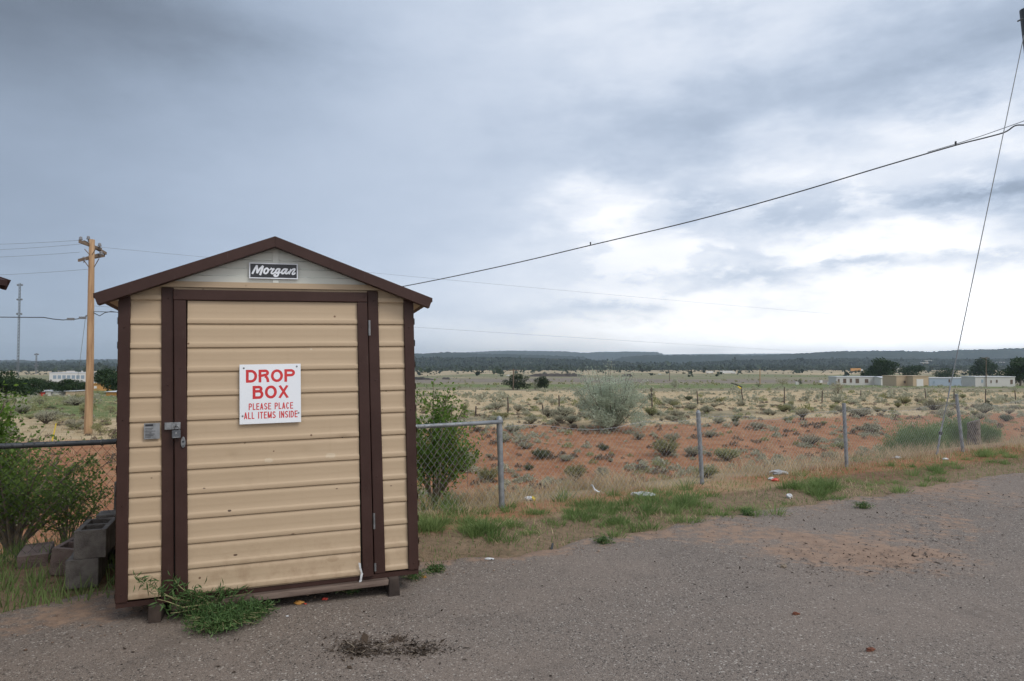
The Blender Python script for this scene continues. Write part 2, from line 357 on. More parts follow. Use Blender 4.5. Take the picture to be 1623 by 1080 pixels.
M = {}
M['tan'] = siding_mat(); M['brown'] = brown_mat()
M['cream'] = mat('cream_gable', (.60, .61, .55), (.66, .665, .61), .45, scale=3)
M['dark'] = mat('dark_interior', (.012, .010, .010), rough=.9)
M['white'] = mat('white_sign', (.74, .77, .81), (.78, .80, .83), .35, scale=3)
M['red'] = mat('red_letter', (.55, .022, .025), (.60, .03, .03), .4)
M['black'] = mat('black_plate', (.012, .013, .018), (.018, .019, .025), .4)
M['plate_white'] = mat('plate_letter', (.68, .70, .74), rough=.4)
M['steel'] = mat('zinc_steel', (.17, .175, .18), (.30, .305, .31), .45, .75, scale=20)
M['galv'] = mat('galvanised_pipe', (.20, .212, .225), (.285, .30, .315), .55, .45, bump=.15, bscale=50, scale=14)
M['pipe_dark'] = mat('dark_pipe', (.055, .062, .07), (.085, .092, .10), .5, .3, scale=14)
M['wire'] = mat('fence_wire', (.30, .31, .32), rough=.5, metal=.5)
M['wire_dark'] = mat('dark_wire', (.04, .042, .046), rough=.6)
M['cable'] = mat('black_cable', (.022, .024, .026), rough=.6)
M['lead'] = mat('grey_lead', (.14, .145, .15), rough=.6)
M['wood_shaded'] = mat('shaded_skid_wood', (.03, .021, .017), (.075, .054, .043), .95, scale=5, bump=.4, bscale=40)  # skid wood deepened in colour to stand for the contact shadow under the shed
M['wood'] = mat('weathered_wood', (.085, .055, .042), (.17, .125, .10), .9, scale=4, bump=.4, bscale=30, stretch=(1, 8, 8))
M['pole'] = mat('new_pole_wood', (.27, .16, .085), (.45, .29, .16), .85, scale=3, bump=.3, bscale=20, stretch=(3, 3, .25), lo=.3, hi=.7)
M['arm'] = mat('crossarm_wood', (.115, .08, .055), (.19, .14, .10), .9, scale=5)
M['post'] = mat('old_post_wood', (.055, .04, .03), (.13, .10, .08), .95, scale=6)
M['block'] = mat('concrete_block', (.10, .09, .083), (.185, .17, .158), .95, scale=9, bump=.9, bscale=120)  # base tone darkened to carry the shade the pile sits in
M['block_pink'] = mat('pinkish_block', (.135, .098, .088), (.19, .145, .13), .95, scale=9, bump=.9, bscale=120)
M['asphalt'] = asphalt_mat(); M['ground'] = ground_mat()
M['leaf'] = leafmat('bright_leaf', (.05, .11, .018), (.20, .32, .05), .45)
M['leaf_dk'] = leafmat('shrub_leaf', (.075, .13, .03), (.27, .38, .10), .5)
M['weed'] = leafmat('weed_leaf', (.05, .105, .035), (.155, .26, .09), .4)
M['olive'] = leafmat('silver_leaf', (.30, .35, .26), (.60, .66, .52), .5)
M['sage'] = leafmat('sage_leaf', (.25, .265, .18), (.56, .555, .41), .4, tint=(.40, .35, .25))
M['rabbit'] = leafmat('rabbitbrush_leaf', (.20, .225, .10), (.47, .48, .25), .4, tint=(.26, .23, .10))
M['deadbrush'] = leafmat('dead_brush', (.06, .045, .035), (.26, .20, .14), .1)
M['darkbush'] = leafmat('dark_bush_leaf', (.055, .075, .035), (.19, .215, .12), .3)
M['feather'] = leafmat('feathery_leaf', (.10, .175, .06), (.27, .37, .16), .45)
M['grass'] = leafmat('green_blade', (.08, .15, .04), (.31, .39, .15), .45)
M['straw'] = leafmat('dry_blade', (.34, .255, .145), (.66, .54, .35), .35)
M['tree'] = leafmat('cottonwood_leaf', (.012, .030, .010), (.05, .085, .028), .25, scale=.5)
M['woodland'] = leafmat('woodland_leaf', (.006, .013, .006), (.055, .078, .036), .1, scale=.14)
M['juniper'] = leafmat('juniper_leaf', (.018, .03, .014), (.06, .082, .038), .15, scale=.6)
M['bark'] = mat('grey_bark', (.09, .07, .055), (.18, .15, .12), .95, scale=12, bump=.5, bscale=40)
M['stem'] = mat('green_stem', (.22, .20, .10), (.32, .30, .15), .8)
M['darktwig'] = mat('dark_woody_stem', (.05, .038, .03), (.11, .085, .068), .95)
M['twig'] = mat('dry_twig', (.14, .11, .08), (.28, .23, .17), .9)
M['debris'] = leafmat('dark_debris', (.012, .010, .008), (.085, .06, .042), .0)
M['gravel'] = leafmat('gravel_stone', (.07, .06, .053), (.36, .31, .27), .0)
M['dirt_stone'] = leafmat('dirt_stone', (.10, .062, .042), (.40, .28, .20), .0)
M['deadleaf'] = mat('red_brown_leaf', (.10, .03, .015), (.19, .065, .03), .8, scale=30)
M['paper'] = mat('litter_white', (.50, .51, .52), (.66, .67, .67), .6, scale=20)
M['bag'] = mat('bag_grey', (.34, .35, .365), (.50, .51, .52), .35, scale=20)
M['yellow'] = mat('litter_yellow', (.62, .48, .05), rough=.5); M['redp'] = mat('litter_red', (.55, .06, .04), rough=.5)
M['orange'] = mat('litter_orange', (.45, .22, .05), rough=.6)
M['trailer_white'] = mat('trailer_white', (.62, .60, .57), (.68, .66, .63), .6); M['trailer_grey'] = mat('trailer_grey', (.47, .455, .435), (.54, .52, .50), .6)
M['trailer_blue'] = mat('trailer_blue', (.28, .34, .42), (.33, .39, .47), .6); M['tanwall'] = mat('tan_wall', (.44, .33, .22), (.50, .38, .26), .8)
M['roofgrey'] = mat('roof_grey', (.50, .51, .53), (.58, .59, .61), .6); M['glass'] = mat('dark_window', (.04, .045, .055), rough=.15)
M['brownwin'] = mat('boarded_window', (.11, .075, .055), rough=.7); M['orangewall'] = mat('orange_wall', (.48, .24, .07), rough=.8)
M['bluewin'] = mat('pale_window', (.24, .30, .36), rough=.2); M['tyre'] = mat('tyre_rubber', (.02, .02, .02), rough=.9)
M['darksoil'] = mat('dark_gravel_bank', (.045, .038, .034), (.075, .063, .055), 1, scale=.3, coord='Object')
M['porcelain'] = mat('grey_insulator', (.17, .17, .18), rough=.3)

# ------------------------------------------------------------------ the setting: terrain
def terrain():
    ys = np.concatenate([np.linspace(-16, 3.0, 40), np.linspace(3.12, 14, 110), np.geomspace(14.12, 60, 150), np.geomspace(60.6, 1700, 130)])
    ss = np.linspace(-1, 1, 361); ss = ss * (.55 + .45 * ss ** 2)
    Yg, Sg = np.meshgrid(ys, ss, indexing='ij'); Xg = Sg * (np.maximum(Yg, 0) * 1.55 + 26); Zg = ground_z(Xg, Yg)
    h, w_ = Xg.shape; V = np.stack([Xg, Yg, Zg], -1).reshape(-1, 3)
    idx = np.arange(h * w_).reshape(h, w_); Q = np.stack([idx[:-1, :-1], idx[:-1, 1:], idx[1:, 1:], idx[1:, :-1]], -1).reshape(-1, 4)
    o = np_mesh('ground', V, Q, M['ground'], smooth=True); tag(o, kind='structure')
    x, y = V[:, 0], V[:, 1]; d = fence_d(x, y); b = bank_d(x, y)
    red = np.maximum(sst(d, .8, 3) * (1 - sst(b, -5.0, 1.0)) * (.84 + .10 * sst(x, 5, 20)), .55 * sst(d, -1.4, -.4) * (1 - sst(d, .0, 1)) + .3 * sst(x, 3, 6) * (d < .6) * (d > -1.5))
    straw = np.clip(.62 * np.exp(-((d - .5) / .6) ** 2) + .16 * sst(b, -16, -6) * (1 - sst(b, -5, 0)) * .75, 0, 1)
    brown = .75 * (1 - sst(d, -.9, .1)) + .9 * sst(-x, 1.8, 2.4) * (1 - sst(d, -.1, .6)); brown = np.clip(brown, 0, 1)
    wx = y * (1 + .16 * wob(x, y * .3, .011, 1) + .07 * wob(x, y, .05, 3))
    sage = np.clip(.45 * sst(b, -2, 2) * (1 - sst(b, 3, 8)) + .66 * sst(wx, 100, 150) * (1 - sst(wx, 700, 900)) + .12 * sst(y, 40, 50), 0, 1)
    left = sst(-x / np.maximum(y, 1), .45, .58)
    green = np.clip(.75 * sst(wx, 150, 190) * (1 - sst(wx, 240, 280)) + .45 * sst(wx, 480, 540) * (1 - sst(wx, 760, 840)) + left * .85 * sst(y, 30, 50) * (1 - sst(y, 200, 260)), 0, 1)
    grav = np.clip(.85 * sst(wx, 285, 320) * (1 - sst(wx, 430, 480)) * (1 - left), 0, 1)
    sage = np.maximum(sage, .45 * sst(wx, 700, 850) * (1 - sst(wx, 1200, 1400)))
    for nm, cs in (('zone', (red, straw, brown)), ('zone_far', (sage, green, grav))):
        at_ = o.data.color_attributes.new(nm, 'FLOAT_COLOR', 'POINT')
        at_.data.foreach_set('color', np.stack([*cs, np.ones(len(x))], -1).astype(np.float32).ravel())
    return o
terrain()
def asphalt():
    ds = np.concatenate([np.linspace(-22, -4, 40), np.linspace(-3.9, -1.18, 55)]); sl = np.linspace(-14, 30, 340)
    Dg, Sg = np.meshgrid(ds, sl, indexing='ij')
    edge = sst(Dg, -3.2, -1.18); Dg = Dg + edge * .55 * sst(-Sg, 1.6, 2.8)
    Dj = Dg + edge * (.16 * wob(Sg, Sg * .3, 1.3, 1) + .10 * wob(Sg, Sg * .2, 4.3, 2) + .05 * wob(Sg, Sg, 13, 4))
    u = (1 / math.hypot(1, .57), .57 / math.hypot(1, .57))
    X = Sg * u[0] - Dj * u[1]; Y = 7.07 + Sg * u[1] + Dj * u[0]
    Z = .010 + .006 * wob(X, Y, 1.1) - .035 * sst(edge, .98, 1.0) - .004 * sst(edge, .5, 1)
    h, w_ = X.shape; idx = np.arange(h * w_).reshape(h, w_)
    Q = np.stack([idx[:-1, :-1], idx[:-1, 1:], idx[1:, 1:], idx[1:, :-1]], -1).reshape(-1, 4)
    o = np_mesh('asphalt_lot', np.stack([X, Y, Z], -1).reshape(-1, 3), Q, M['asphalt'], smooth=True); tag(o, kind='structure')
    x, y = X.ravel(), Y.ravel(); dd = fence_d(x, y)
    dirt = .50 * sst(dd, -1.9, -1.22) + .10
    for px, py, rx, ry, a in ((1370, 890, 190, 30, .75), (1180, 855, 180, 16, .5), (860, 885, 90, 12, .35), (1500, 830, 120, 30, .4), (1420, 845, 90, 12, .3), (1560, 790, 120, 20, .5), (690, 850, 30, 12, .5)):
        c = at(px, py); e = at(px + rx, py); g = at(px, py - ry)
        dirt = dirt + a * np.exp(-((x - c.x) / (e.x - c.x)) ** 2 - ((y - c.y) / (g.y - c.y)) ** 2)
    a_ = o.data.attributes.new('dirt', 'FLOAT', 'POINT'); a_.data.foreach_set('value', np.clip(dirt, 0, 1).astype(np.float32))
asphalt()

# ---- forested hills and mesas, each a strip of land with a front slope, a top and a back
def ridge(name, dist, prof, m, front, back, rough_h=2.5, base=-30, steep=1.0):
    px = np.array([p[0] for p in prof], float); py = np.array([p[1] for p in prof], float)
    xs = np.linspace(px[0], px[-1], 420); top = np.interp(xs, px, py)
    az_ = (xs - CX) / F
    hz = EYE + (575 - top) / F * dist * 1.0
    hz = hz + rough_h * (np.sin(xs * .9) * .3 + np.sin(xs * 2.3 + 1) * .3 + rng.normal(0, .35, len(xs)))
    prof_t = [(-front, 0.0), (-front * .75, .10), (-front * .5, .32 + .1 * (steep - 1)), (-front * .25, .66 + .1 * (steep - 1)), (-front * .08, .92), (0, 1.0), (back * .3, 1.0), (back, .0)]
    rows = []
    for off, k in prof_t:
        dd = dist + off * (1 + .25 * np.sin(xs * .031 + off)); zz = base + (hz - base) * k
        if 0 < k < 1: zz = zz + (hz - base) * .05 * np.sin(xs * .05 + off * .01) + rng.normal(0, .6, len(xs)) * rough_h * .25
        rows.append(np.stack([az_ * dd, dd * np.ones_like(xs), zz], -1))
    V = np.concatenate(rows); n = len(xs); r = len(rows); idx = np.arange(r * n).reshape(r, n)
    Q = np.stack([idx[:-1, :-1], idx[:-1, 1:], idx[1:, 1:], idx[1:, :-1]], -1).reshape(-1, 4)
    return tag(np_mesh(name, V, Q, m), kind='structure')
HM = hill_mat('near_forest_hill', (.10, .092, .062), (.020, .032, .02), (.13, .11, .075), .78)
HF = hill_mat('far_forest_hill', (.075, .075, .055), (.022, .034, .022), (.10, .09, .07), .80)
ridge('forest_hill', 2300, [(-700, 570), (0, 576), (120, 575.5), (190, 575), (420, 572), (660, 567), (800, 566.5), (930, 570), (1000, 575), (1080, 576), (1170, 571), (1250, 570), (1340, 568), (1440, 569.5), (1623, 568), (2300, 560)], HM, 850, 900, 2.6)
ridge('hill', 3900, [(-800, 566), (0, 571), (32, 570.6), (54, 572.4), (80, 571), (181, 569.6), (400, 564), (657, 560.6), (711, 558.6), (782, 561), (867, 563.5), (923, 565.6), (935, 569), (952, 576), (975, 583)], HF, 900, 700, 4, steep=2)
ridge('hill', 3700, [(930, 582), (950, 576), (965, 572), (985, 566.5), (1022, 563), (1080, 563), (1140, 562.6), (1200, 563.6), (1230, 562), (1280, 559.5), (1331, 556.8), (1431, 556), (1481, 557.6), (1515, 555.2), (1623, 552), (2500, 545)], HF, 1000, 700, 4)
ridge('mesa', 6200, [(560, 572), (640, 563), (740, 558.6), (782, 556.6), (812, 556), (895, 557), (923, 559.6), (930, 559.6), (948, 558), (1003, 557.4), (1042, 558.2), (1049, 561), (1062, 566), (1080, 574)], HF, 900, 700, 5, steep=2)
ridge('mesa', 8200, [(980, 566), (1040, 562.3), (1100, 561.4), (1241, 560.6), (1330, 560), (1460, 558.3), (1520, 559), (1700, 560)], HF, 900, 800, 4)
tag(np_mesh('plain', [(-12000, 1600, -16.5), (12000, 1600, -16.5), (12000, 11500, -20), (-12000, 11500, -20)], [(0, 1, 2, 3)], HF), kind='structure')

# ------------------------------------------------------------------ foliage helpers
def leaf_quads(C, size, aspect=.45, up=0.0, r=None, droop=0.0):
    """one small leaf per centre: a pointed quad facing anywhere"""
    r = r or rng; n = len(C); a = r.normal(size=(n, 3)); a[:, 2] += up; a /= np.linalg.norm(a, axis=1)[:, None]
    b = np.cross(a, r.normal(size=(n, 3))); b /= np.linalg.norm(b, axis=1)[:, None] + 1e-9
    L = (size * r.uniform(.6, 1.3, n))[:, None] if np.isscalar(size) else (size * r.uniform(.6, 1.3, n))[:, None]
    nrm = np.cross(a, b)
    V = np.stack([C, C + a * L * .5 + b * L * aspect * .5 + nrm * L * .08, C + a * L, C + a * L * .5 - b * L * aspect * .5 + nrm * L * .08], 1).reshape(-1, 3)
    return V, np.arange(4 * n).reshape(n, 4)
def foliage(name, C, size, m, parent, aspect=.45, up=0.0):
    V, Q = leaf_quads(C, size, aspect, up); return np_mesh(name, V, Q, m, parent)
def blades(P, H, wid, lean=.35, r=None, out=None):
    """grass blades: two quads each"""
    r = r or rng; n = len(P); q = r.uniform(0, 2 * np.pi, n); s = np.stack([np.cos(q), np.sin(q), np.zeros(n)], -1)
    q2 = r.uniform(0, 2 * np.pi, n); ln = np.stack([np.cos(q2), np.sin(q2), np.zeros(n)], -1) * (r.uniform(.1, 1, n) * lean)[:, None]
    H = H[:, None] if hasattr(H, '__len__') else np.full((n, 1), H); wv = s * (wid if np.isscalar(wid) else wid[:, None])
    up = np.array([0, 0, 1.0]); ln = ln if out is None else ln * .45 + out
    m1 = P + (up * .55 + ln * .35) * H; t = P + (up * .95 + ln) * H
    V = np.stack([P - wv, P + wv, m1 + wv * .75, m1 - wv * .75, t + wv * .12, t - wv * .12], 1).reshape(-1, 3)
    k = np.arange(n)[:, None] * 6; Q = np.concatenate([k + np.array([0, 1, 2, 3]), k + np.array([3, 2, 4, 5])]); return V, Q
def branch_paths(n, h, spread, base_r=.03, r=None, curve=.3, start=0.0):
    r = r or rng; out = []
    for i in range(n):
        q = r.uniform(0, 6.283); s = spread * math.sqrt(r.uniform(.02, 1)); hh = h * r.uniform(.65, 1) * (1 - .35 * (s / spread) ** 2)
        p = []
        for k in range(6):
            t = k / 5; f = t ** (1 + curve)
            p.append((base_r * math.cos(q) + s * f * math.cos(q) + r.normal(0, .02) * t * h, base_r * math.sin(q) + s * f * math.sin(q) + r.normal(0, .02) * t * h, start + hh * t))
        out.append(p)
    return out
def along(paths, n, t0=.2, jitter=.05, r=None, power=1.0):
    r = r or rng; A = np.array(paths); i = r.integers(0, len(A), n); t = t0 + (1 - t0) * r.uniform(0, 1, n) ** power
    s = t * 4.999; k = s.astype(int); f = (s - k)[:, None]; P = A[i, k] * (1 - f) + A[i, k + 1] * f
    return P + r.normal(0, jitter, (n, 3))
def leafy_shrub(name, base, label, cat, h, spread, stems, leaves, size, leaf, aspect=.5, t0=.2, jit=.06, group=None, stem=None, side=3, power=.8):
    root = empty(name, base, label, cat, group)
    pa = branch_paths(stems, h, spread); sub = []
    for p in pa:                                # side twigs
        for k in range(side):
            j = random.randint(2, 4); b = np.array(p[j]); q = random.uniform(0, 6.28); L = h * random.uniform(.14, .32)
            e = b + np.array([math.cos(q) * L * .8, math.sin(q) * L * .8, L * random.uniform(.2, .8)])
            sub.append([tuple(b + (e - b) * t) for t in np.linspace(0, 1, 6)])
    mb = MB()
    for p in pa: mb.tube(p, np.linspace(.013, .003, 6) * (h / 1.2), 5)
    for p in sub: mb.tube([p[0], p[3], p[5]], [.004, .003, .0015], 4)
    mb.build('stems', stem or M['twig'], root).name = 'stem_cluster'
    C = np.concatenate([along(pa, int(leaves * .45), max(t0, .3), jit, power=power), along(sub, int(leaves * .55), .1, jit * .7)]) if sub else along(pa, leaves, t0, jit, power=power)
    C[:, 2] = np.maximum(C[:, 2], .02)
    foliage('foliage', C, size, leaf, root, aspect, up=.2); return root

# ------------------------------------------------------------------ the shed
SO = Vector((-2.2993, 4.0111, .13)); SU = Vector((0.94757, 0.31913, 0.01629)); SV = Vector((-0.03016, 0.03857, 0.99880)); SN = Vector((0.31812, -0.94693, 0.04617))
SM = Matrix((( SU.x, -SN.x, SV.x, SO.x), (SU.y, -SN.y, SV.y, SO.y), (SU.z, -SN.z, SV.z, SO.z), (0, 0, 0, 1)))   # local x right, y back, z up
SW, SH, PITCH, DEP = 1.77, 1.80, .1472, 1.72
shed = empty('drop_box_shed', None, 'tan metal shed with brown trim and a red and white sign on its door', 'shed', M=SM)
def siding(x0, x1, z0, z1, yoff, name, parent, roofline=None):
    """ribbed metal sheet: profile in z, dented a little along x"""
    prof = []
    k = 0; nrow = int((z1 - z0) / PITCH) + 2
    for i in range(nrow):
        zb = .004 + i * PITCH
        for f, y in ((0.0, .007), (0.004, -.0078), (.015, -.0086), (.165, -.0080), (.176, -.0076), (.236, -.0004), (.242, 0), (.47, 0), (.50, -.0003), (.53, 0), (.71, 0), (.74, -.0003), (.77, 0), (.960, .0), (.966, .007)):
            prof.append((zb + f * PITCH, y))
    prof = [(z, y) for z, y in prof if z0 - .001 <= z <= z1]
    if prof[0][0] > z0 + .002: prof.insert(0, (z0, prof[0][1]))
    if prof[-1][0] < z1 - .002: prof.append((z1, prof[-1][1]))
    xs = np.linspace(x0, x1, max(4, int((x1 - x0) / .02))); Z = np.array([p[0] for p in prof]); Y = np.array([p[1] for p in prof])
    X, Zg = np.meshgrid(xs, Z); Yg = np.repeat(Y[:, None], len(xs), 1) + yoff
    Yg = Yg + .0007 * wob(X, Zg, 5.5, yoff * 50 + x0) + .0003 * wob(X, Zg, 17, 2)
    for cx_, cz_, rx, rz, a in ((1.29, .885, .03, .012, .008), (.62, .80, .02, .02, .006), (.71, .63, .012, .025, .006), (.55, .93, .10, .012, .004), (1.62, .45, .02, .012, .007), (1.05, .80, .03, .03, .004)):
        Yg = Yg + a * np.exp(-((X - cx_) / rx) ** 2 - ((Zg - cz_) / rz) ** 2)
    Zw = Zg + .0007 * wob(X, X, 4.0, 1)
    h, w_ = X.shape; idx = np.arange(h * w_).reshape(h, w_)
    Q = np.stack([idx[:-1, :-1], idx[:-1, 1:], idx[1:, 1:], idx[1:, :-1]], -1).reshape(-1, 4)
    return np_mesh(name, np.stack([X, Yg, Zw], -1).reshape(-1, 3), Q, M['tan'], parent)
def screws(parent, pts, y, r=.005, m='brown'):
    for x, z in pts:
        V = [(x + r * c * math.cos(q), yy, z + r * c * math.sin(q)) for c, yy in ((1, y), (.8, y - .003), (.25, y - .004)) for q in np.linspace(0, 2 * math.pi, 9)[:-1]]
        MB().add(V, [(i * 8 + j, i * 8 + (j + 1) % 8, (i + 1) * 8 + (j + 1) % 8, (i + 1) * 8 + j) for i in range(2) for j in range(8)] + [tuple(range(16, 24))]).build('screw', M[m], parent)
SL = .38                                         # roof slope, rise over run
def roof_z(x, drop=0.0): return 2.166 - SL * abs(x - .885) - drop
for a, b in ((.055, .236), (1.53, 1.703)):
    siding(a, b, 0.0, 1.80, 0.0, 'front_panel', shed)
side = MB()                                      # side and rear sheets of the body, with ribs
for i in range(13):
    z0, z1 = .004 + i * PITCH, min(.004 + (i + 1) * PITCH, 1.82)
    for xx, s in ((0, -1), (SW, 1)):
        P = [(xx, 0.02, z0), (xx + s * .013, .02, z0 + .001), (xx + s * .013, .02, z0 + .04), (xx, .02, z0 + .05), (xx, .02, z1)]
        V = P + [(p[0], DEP, p[2]) for p in P]; side.add(V, [(j, j + 1, j + 6, j + 5) if s < 0 else (j + 5, j + 6, j + 1, j) for j in range(4)])
side.add([(0, DEP, 0), (SW, DEP, 0), (SW, DEP, 1.82), (.885, DEP, 2.15), (0, DEP, 1.82)], [(0, 1, 2, 3, 4)][0:1])
side.build('body_wall', M['tan'], shed)
MB().box((.02, .06, -.02), (SW - .02, DEP - .02, 1.80)).build('interior_shade_box', M['dark'], shed)  # added near-black box, its colour stands in for the unlit inside behind gaps
for a, b in ((-.002, .062), (1.704, 1.770)):
    cp = MB().box((a, -.022, -.004), (b, .05, 1.80)).build('corner_post', M['brown'], shed, bevel=.004)
    screws(cp, [((a + b) / 2, z) for z in (.04, .55, 1.05, 1.60)], -.022)
for a, b, a2, b2 in ((.228, .295, .240, .306), (1.463, 1.532, 1.482, 1.552)):   # jambs lean a little
    mb = MB(); mb.add([(a2, -.016, -.004), (b2, -.016, -.004), (b, -.016, 1.846), (a, -.016, 1.846), (a2, .05, -.004), (b2, .05, -.004), (b, .05, 1.846), (a, .05, 1.846)],
                      [(0, 1, 2, 3), (7, 6, 5, 4), (0, 4, 5, 1), (1, 5, 6, 2), (2, 6, 7, 3), (3, 7, 4, 0)])
    j = mb.build('door_jamb', M['brown'], shed, bevel=.004)
    screws(j, [((a + a2 + b + b2) / 4, z) for z in (.05, .62, 1.25, 1.78)], -.016)
# gable: cream sheet with ribs, tan strip below it
MB().prism([(.0, 1.78), (SW, 1.78), (SW, 1.80), (.885, 2.135), (.0, 1.80)], .03, M=Matrix.Translation((0, .008, 0))).build('gable_backing', M['tan'], shed)
gab = MB()
zs = [1.887, 1.925, 1.93, 1.975, 1.98, 2.03, 2.036, 2.08]
for a, b in zip(zs[:-1], zs[1:]):
    ya, yb = (-.004 if zs.index(a) % 2 else .002), (-.004 if zs.index(b) % 2 else .002)
    xa, xb = (2.13 - a) / SL, (2.13 - b) / SL
    gab.add([(.885 - xa, ya, a), (.885 + xa, ya, a), (.885 + xb, yb, b), (.885 - xb, yb, b)], [(0, 1, 2, 3)])
gab.add([(.885 - .13, .002, 2.08), (.885 + .13, .002, 2.08), (.885, .002, 2.13)], [(0, 1, 2)])
gab.build('gable_panel', M['cream'], shed)
seam = MB().box((.868, -.009, 1.888), (.905, -.0045, 2.11)); seam.build('gable_seam', M['cream'], shed)
hs = MB(); hs.add([(.885 - .70, -.012, 1.851), (.885 + .70, -.012, 1.851), (.885 + .64, -.014, 1.886), (.885 - .64, -.014, 1.886), (.885 - .70, .04, 1.851), (.885 + .70, .04, 1.851), (.885 + .64, .04, 1.886), (.885 - .64, .04, 1.886)],
    [(0, 1, 2, 3), (0, 4, 5, 1), (3, 2, 6, 7), (1, 5, 6, 2), (0, 3, 7, 4)]); hs.build('gable_strip', M['tan'], shed)
# name plate with script lettering
plate = MB().box((.728, -.018, 1.912), (1.022, -.010, 2.013)).build('name_plate', M['black'], shed, bevel=.004)
rim = MB()
for a, b in (((.728, 2.0065), (1.022, 2.013)), ((.728, 1.912), (1.022, 1.9185))): rim.box((a[0], -.021, a[1]), (b[0], -.0165, b[1]))
for a in (.728, 1.0155): rim.box((a, -.0207, 1.9185), (a + .0065, -.0168, 2.0065))
rim.build('plate_rim', M['plate_white'], plate)
def catmull(P, n=8):
    P = [np.array(p, float) for p in P]; P = [2 * P[0] - P[1]] + P + [2 * P[-1] - P[-2]]; out = []
    for i in range(1, len(P) - 2):
        for t in np.linspace(0, 1, n, endpoint=False):
            out.append(.5 * (2 * P[i] + (P[i + 1] - P[i - 1]) * t + (2 * P[i - 1] - 5 * P[i] + 4 * P[i + 1] - P[i + 2]) * t * t + (-P[i - 1] + 3 * P[i] - 3 * P[i + 1] + P[i + 2]) * t ** 3))
    out.append(P[-2]); return out
def ribbon(mb, pts, wid, y, k0):
    pts = np.array(pts)
    for i in range(len(pts) - 1):
        d = pts[i + 1] - pts[i]; L = np.hypot(*d) + 1e-9; nn = np.array([-d[1], d[0]]) / L * wid / 2; e = d / L * wid * .18
        a, b = pts[i] - e, pts[i + 1] + e; yy = y - (k0 + i) * 2e-6
        mb.add([(q[0], yy, q[1]) for q in (a - nn, b - nn, b + nn, a + nn)], [(0, 1, 2, 3)])
# strokes in enlarged-photo pixels (1623 wide crop); converted to plate coordinates
STROKES = [([(290, 515), (335, 425), (395, 325)], 1), ([(395, 325), (402, 420), (400, 500)], 1), ([(400, 500), (460, 410), (535, 335)], 1), ([(535, 335), (512, 430), (470, 545)], 1.1),
    ([(625, 385), (575, 425), (565, 490), (600, 512), (645, 480), (660, 420), (630, 385)], .95), ([(660, 420), (700, 425), (735, 385)], .6),
    ([(730, 385), (750, 410), (800, 400)], .8), ([(800, 400), (750, 460), (735, 505), (775, 515), (835, 470)], .85),
    ([(925, 405), (875, 410), (838, 460), (850, 505), (895, 480), (935, 410)], .9), ([(935, 400), (905, 500), (880, 565), (825, 580), (800, 555), (835, 540)], .9),
    ([(905, 510), (950, 490), (985, 460)], .6),
    ([(1105, 415), (1040, 410), (985, 465), (990, 515), (1035, 500), (1105, 415)], .9), ([(1115, 405), (1080, 470), (1075, 515), (1110, 515), (1150, 470)], .85),
    ([(1200, 415), (1175, 470), (1155, 530)], .85), ([(1165, 490), (1230, 425), (1285, 405), (1290, 430), (1240, 500), (1235, 535), (1275, 530), (1300, 500)], .8)]
def px2plate(p): return (.728 + (p[0] - 215) / 1150 * .294, 2.013 - (p[1] - 250 - (p[0] - 215) * .028) / 375 * .101)
let = MB()
for i, (s, wd) in enumerate(STROKES): ribbon(let, catmull([px2plate(p) for p in s]), .0115 * wd, -.0195, i * 60)
let.build('lettering', M['plate_white'], plate)
# roof, fascia, soffit
for s in (-1, 1):
    mb = MB(); xe = .885 + s * 1.0
    P = [(.885, 2.166), (xe, 2.166 - SL), (xe, 2.166 - SL - .02), (.885, 2.146)]
    V = [(p[0], y, p[1]) for y in (-.095, DEP + .1) for p in P]
    mb.add(V, [(0, 1, 2, 3), (7, 6, 5, 4), (0, 4, 5, 1), (1, 5, 6, 2), (2, 6, 7, 3)]); rf = mb.build('roof_sheet', M['brown'], shed)
    fa = MB(); c = math.cos(math.atan(SL)); sn = math.sin(math.atan(SL)); w_ = .066
    P = [(.885, 2.170), (xe, 2.170 - SL), (xe - s * .024, 2.170 - SL - w_), (.885, 2.170 - w_ * 1.02)]
    V = [(p[0], y, p[1]) for y in (-.105, -.085) for p in P]
    fa.add(V, [(0, 1, 2, 3), (7, 6, 5, 4), (0, 4, 5, 1), (1, 5, 6, 2), (2, 6, 7, 3), (3, 7, 4, 0)])
    P = [(.885, 2.170 - w_ * 1.02), (xe - s * .024, 2.170 - SL - w_), (xe - s * .024, 2.170 - SL - w_ + .004), (.885, 2.170 - w_ * 1.02 + .004)]
    V = [(p[0], y, p[1]) for y in (-.085, -.055) for p in P]
    fa.add(V, [(0, 1, 2, 3), (7, 6, 5, 4), (0, 4, 5, 1), (1, 5, 6, 2), (2, 6, 7, 3), (3, 7, 4, 0)])
    fa.build('fascia', M['brown'], shed, bevel=.002)
    sf = MB(); xo, xi = xe - s * .05, .885 + s * .88
    sf.add([(xo, -.05, roof_z(xo) - .045), (xo, DEP + .05, roof_z(xo) - .045), (xi, DEP + .05, 1.757), (xi, -.02, 1.757), (xo, -.05, roof_z(xo) - .02), (xo, DEP + .05, roof_z(xo) - .02), (xi, DEP + .05, roof_z(xi) - .025), (xi, -.02, roof_z(xi) - .025)],
           [(0, 1, 2, 3), (0, 4, 5, 1), (0, 3, 7, 4), (1, 5, 6, 2)])
    sf.build('soffit', M['tan'], shed)
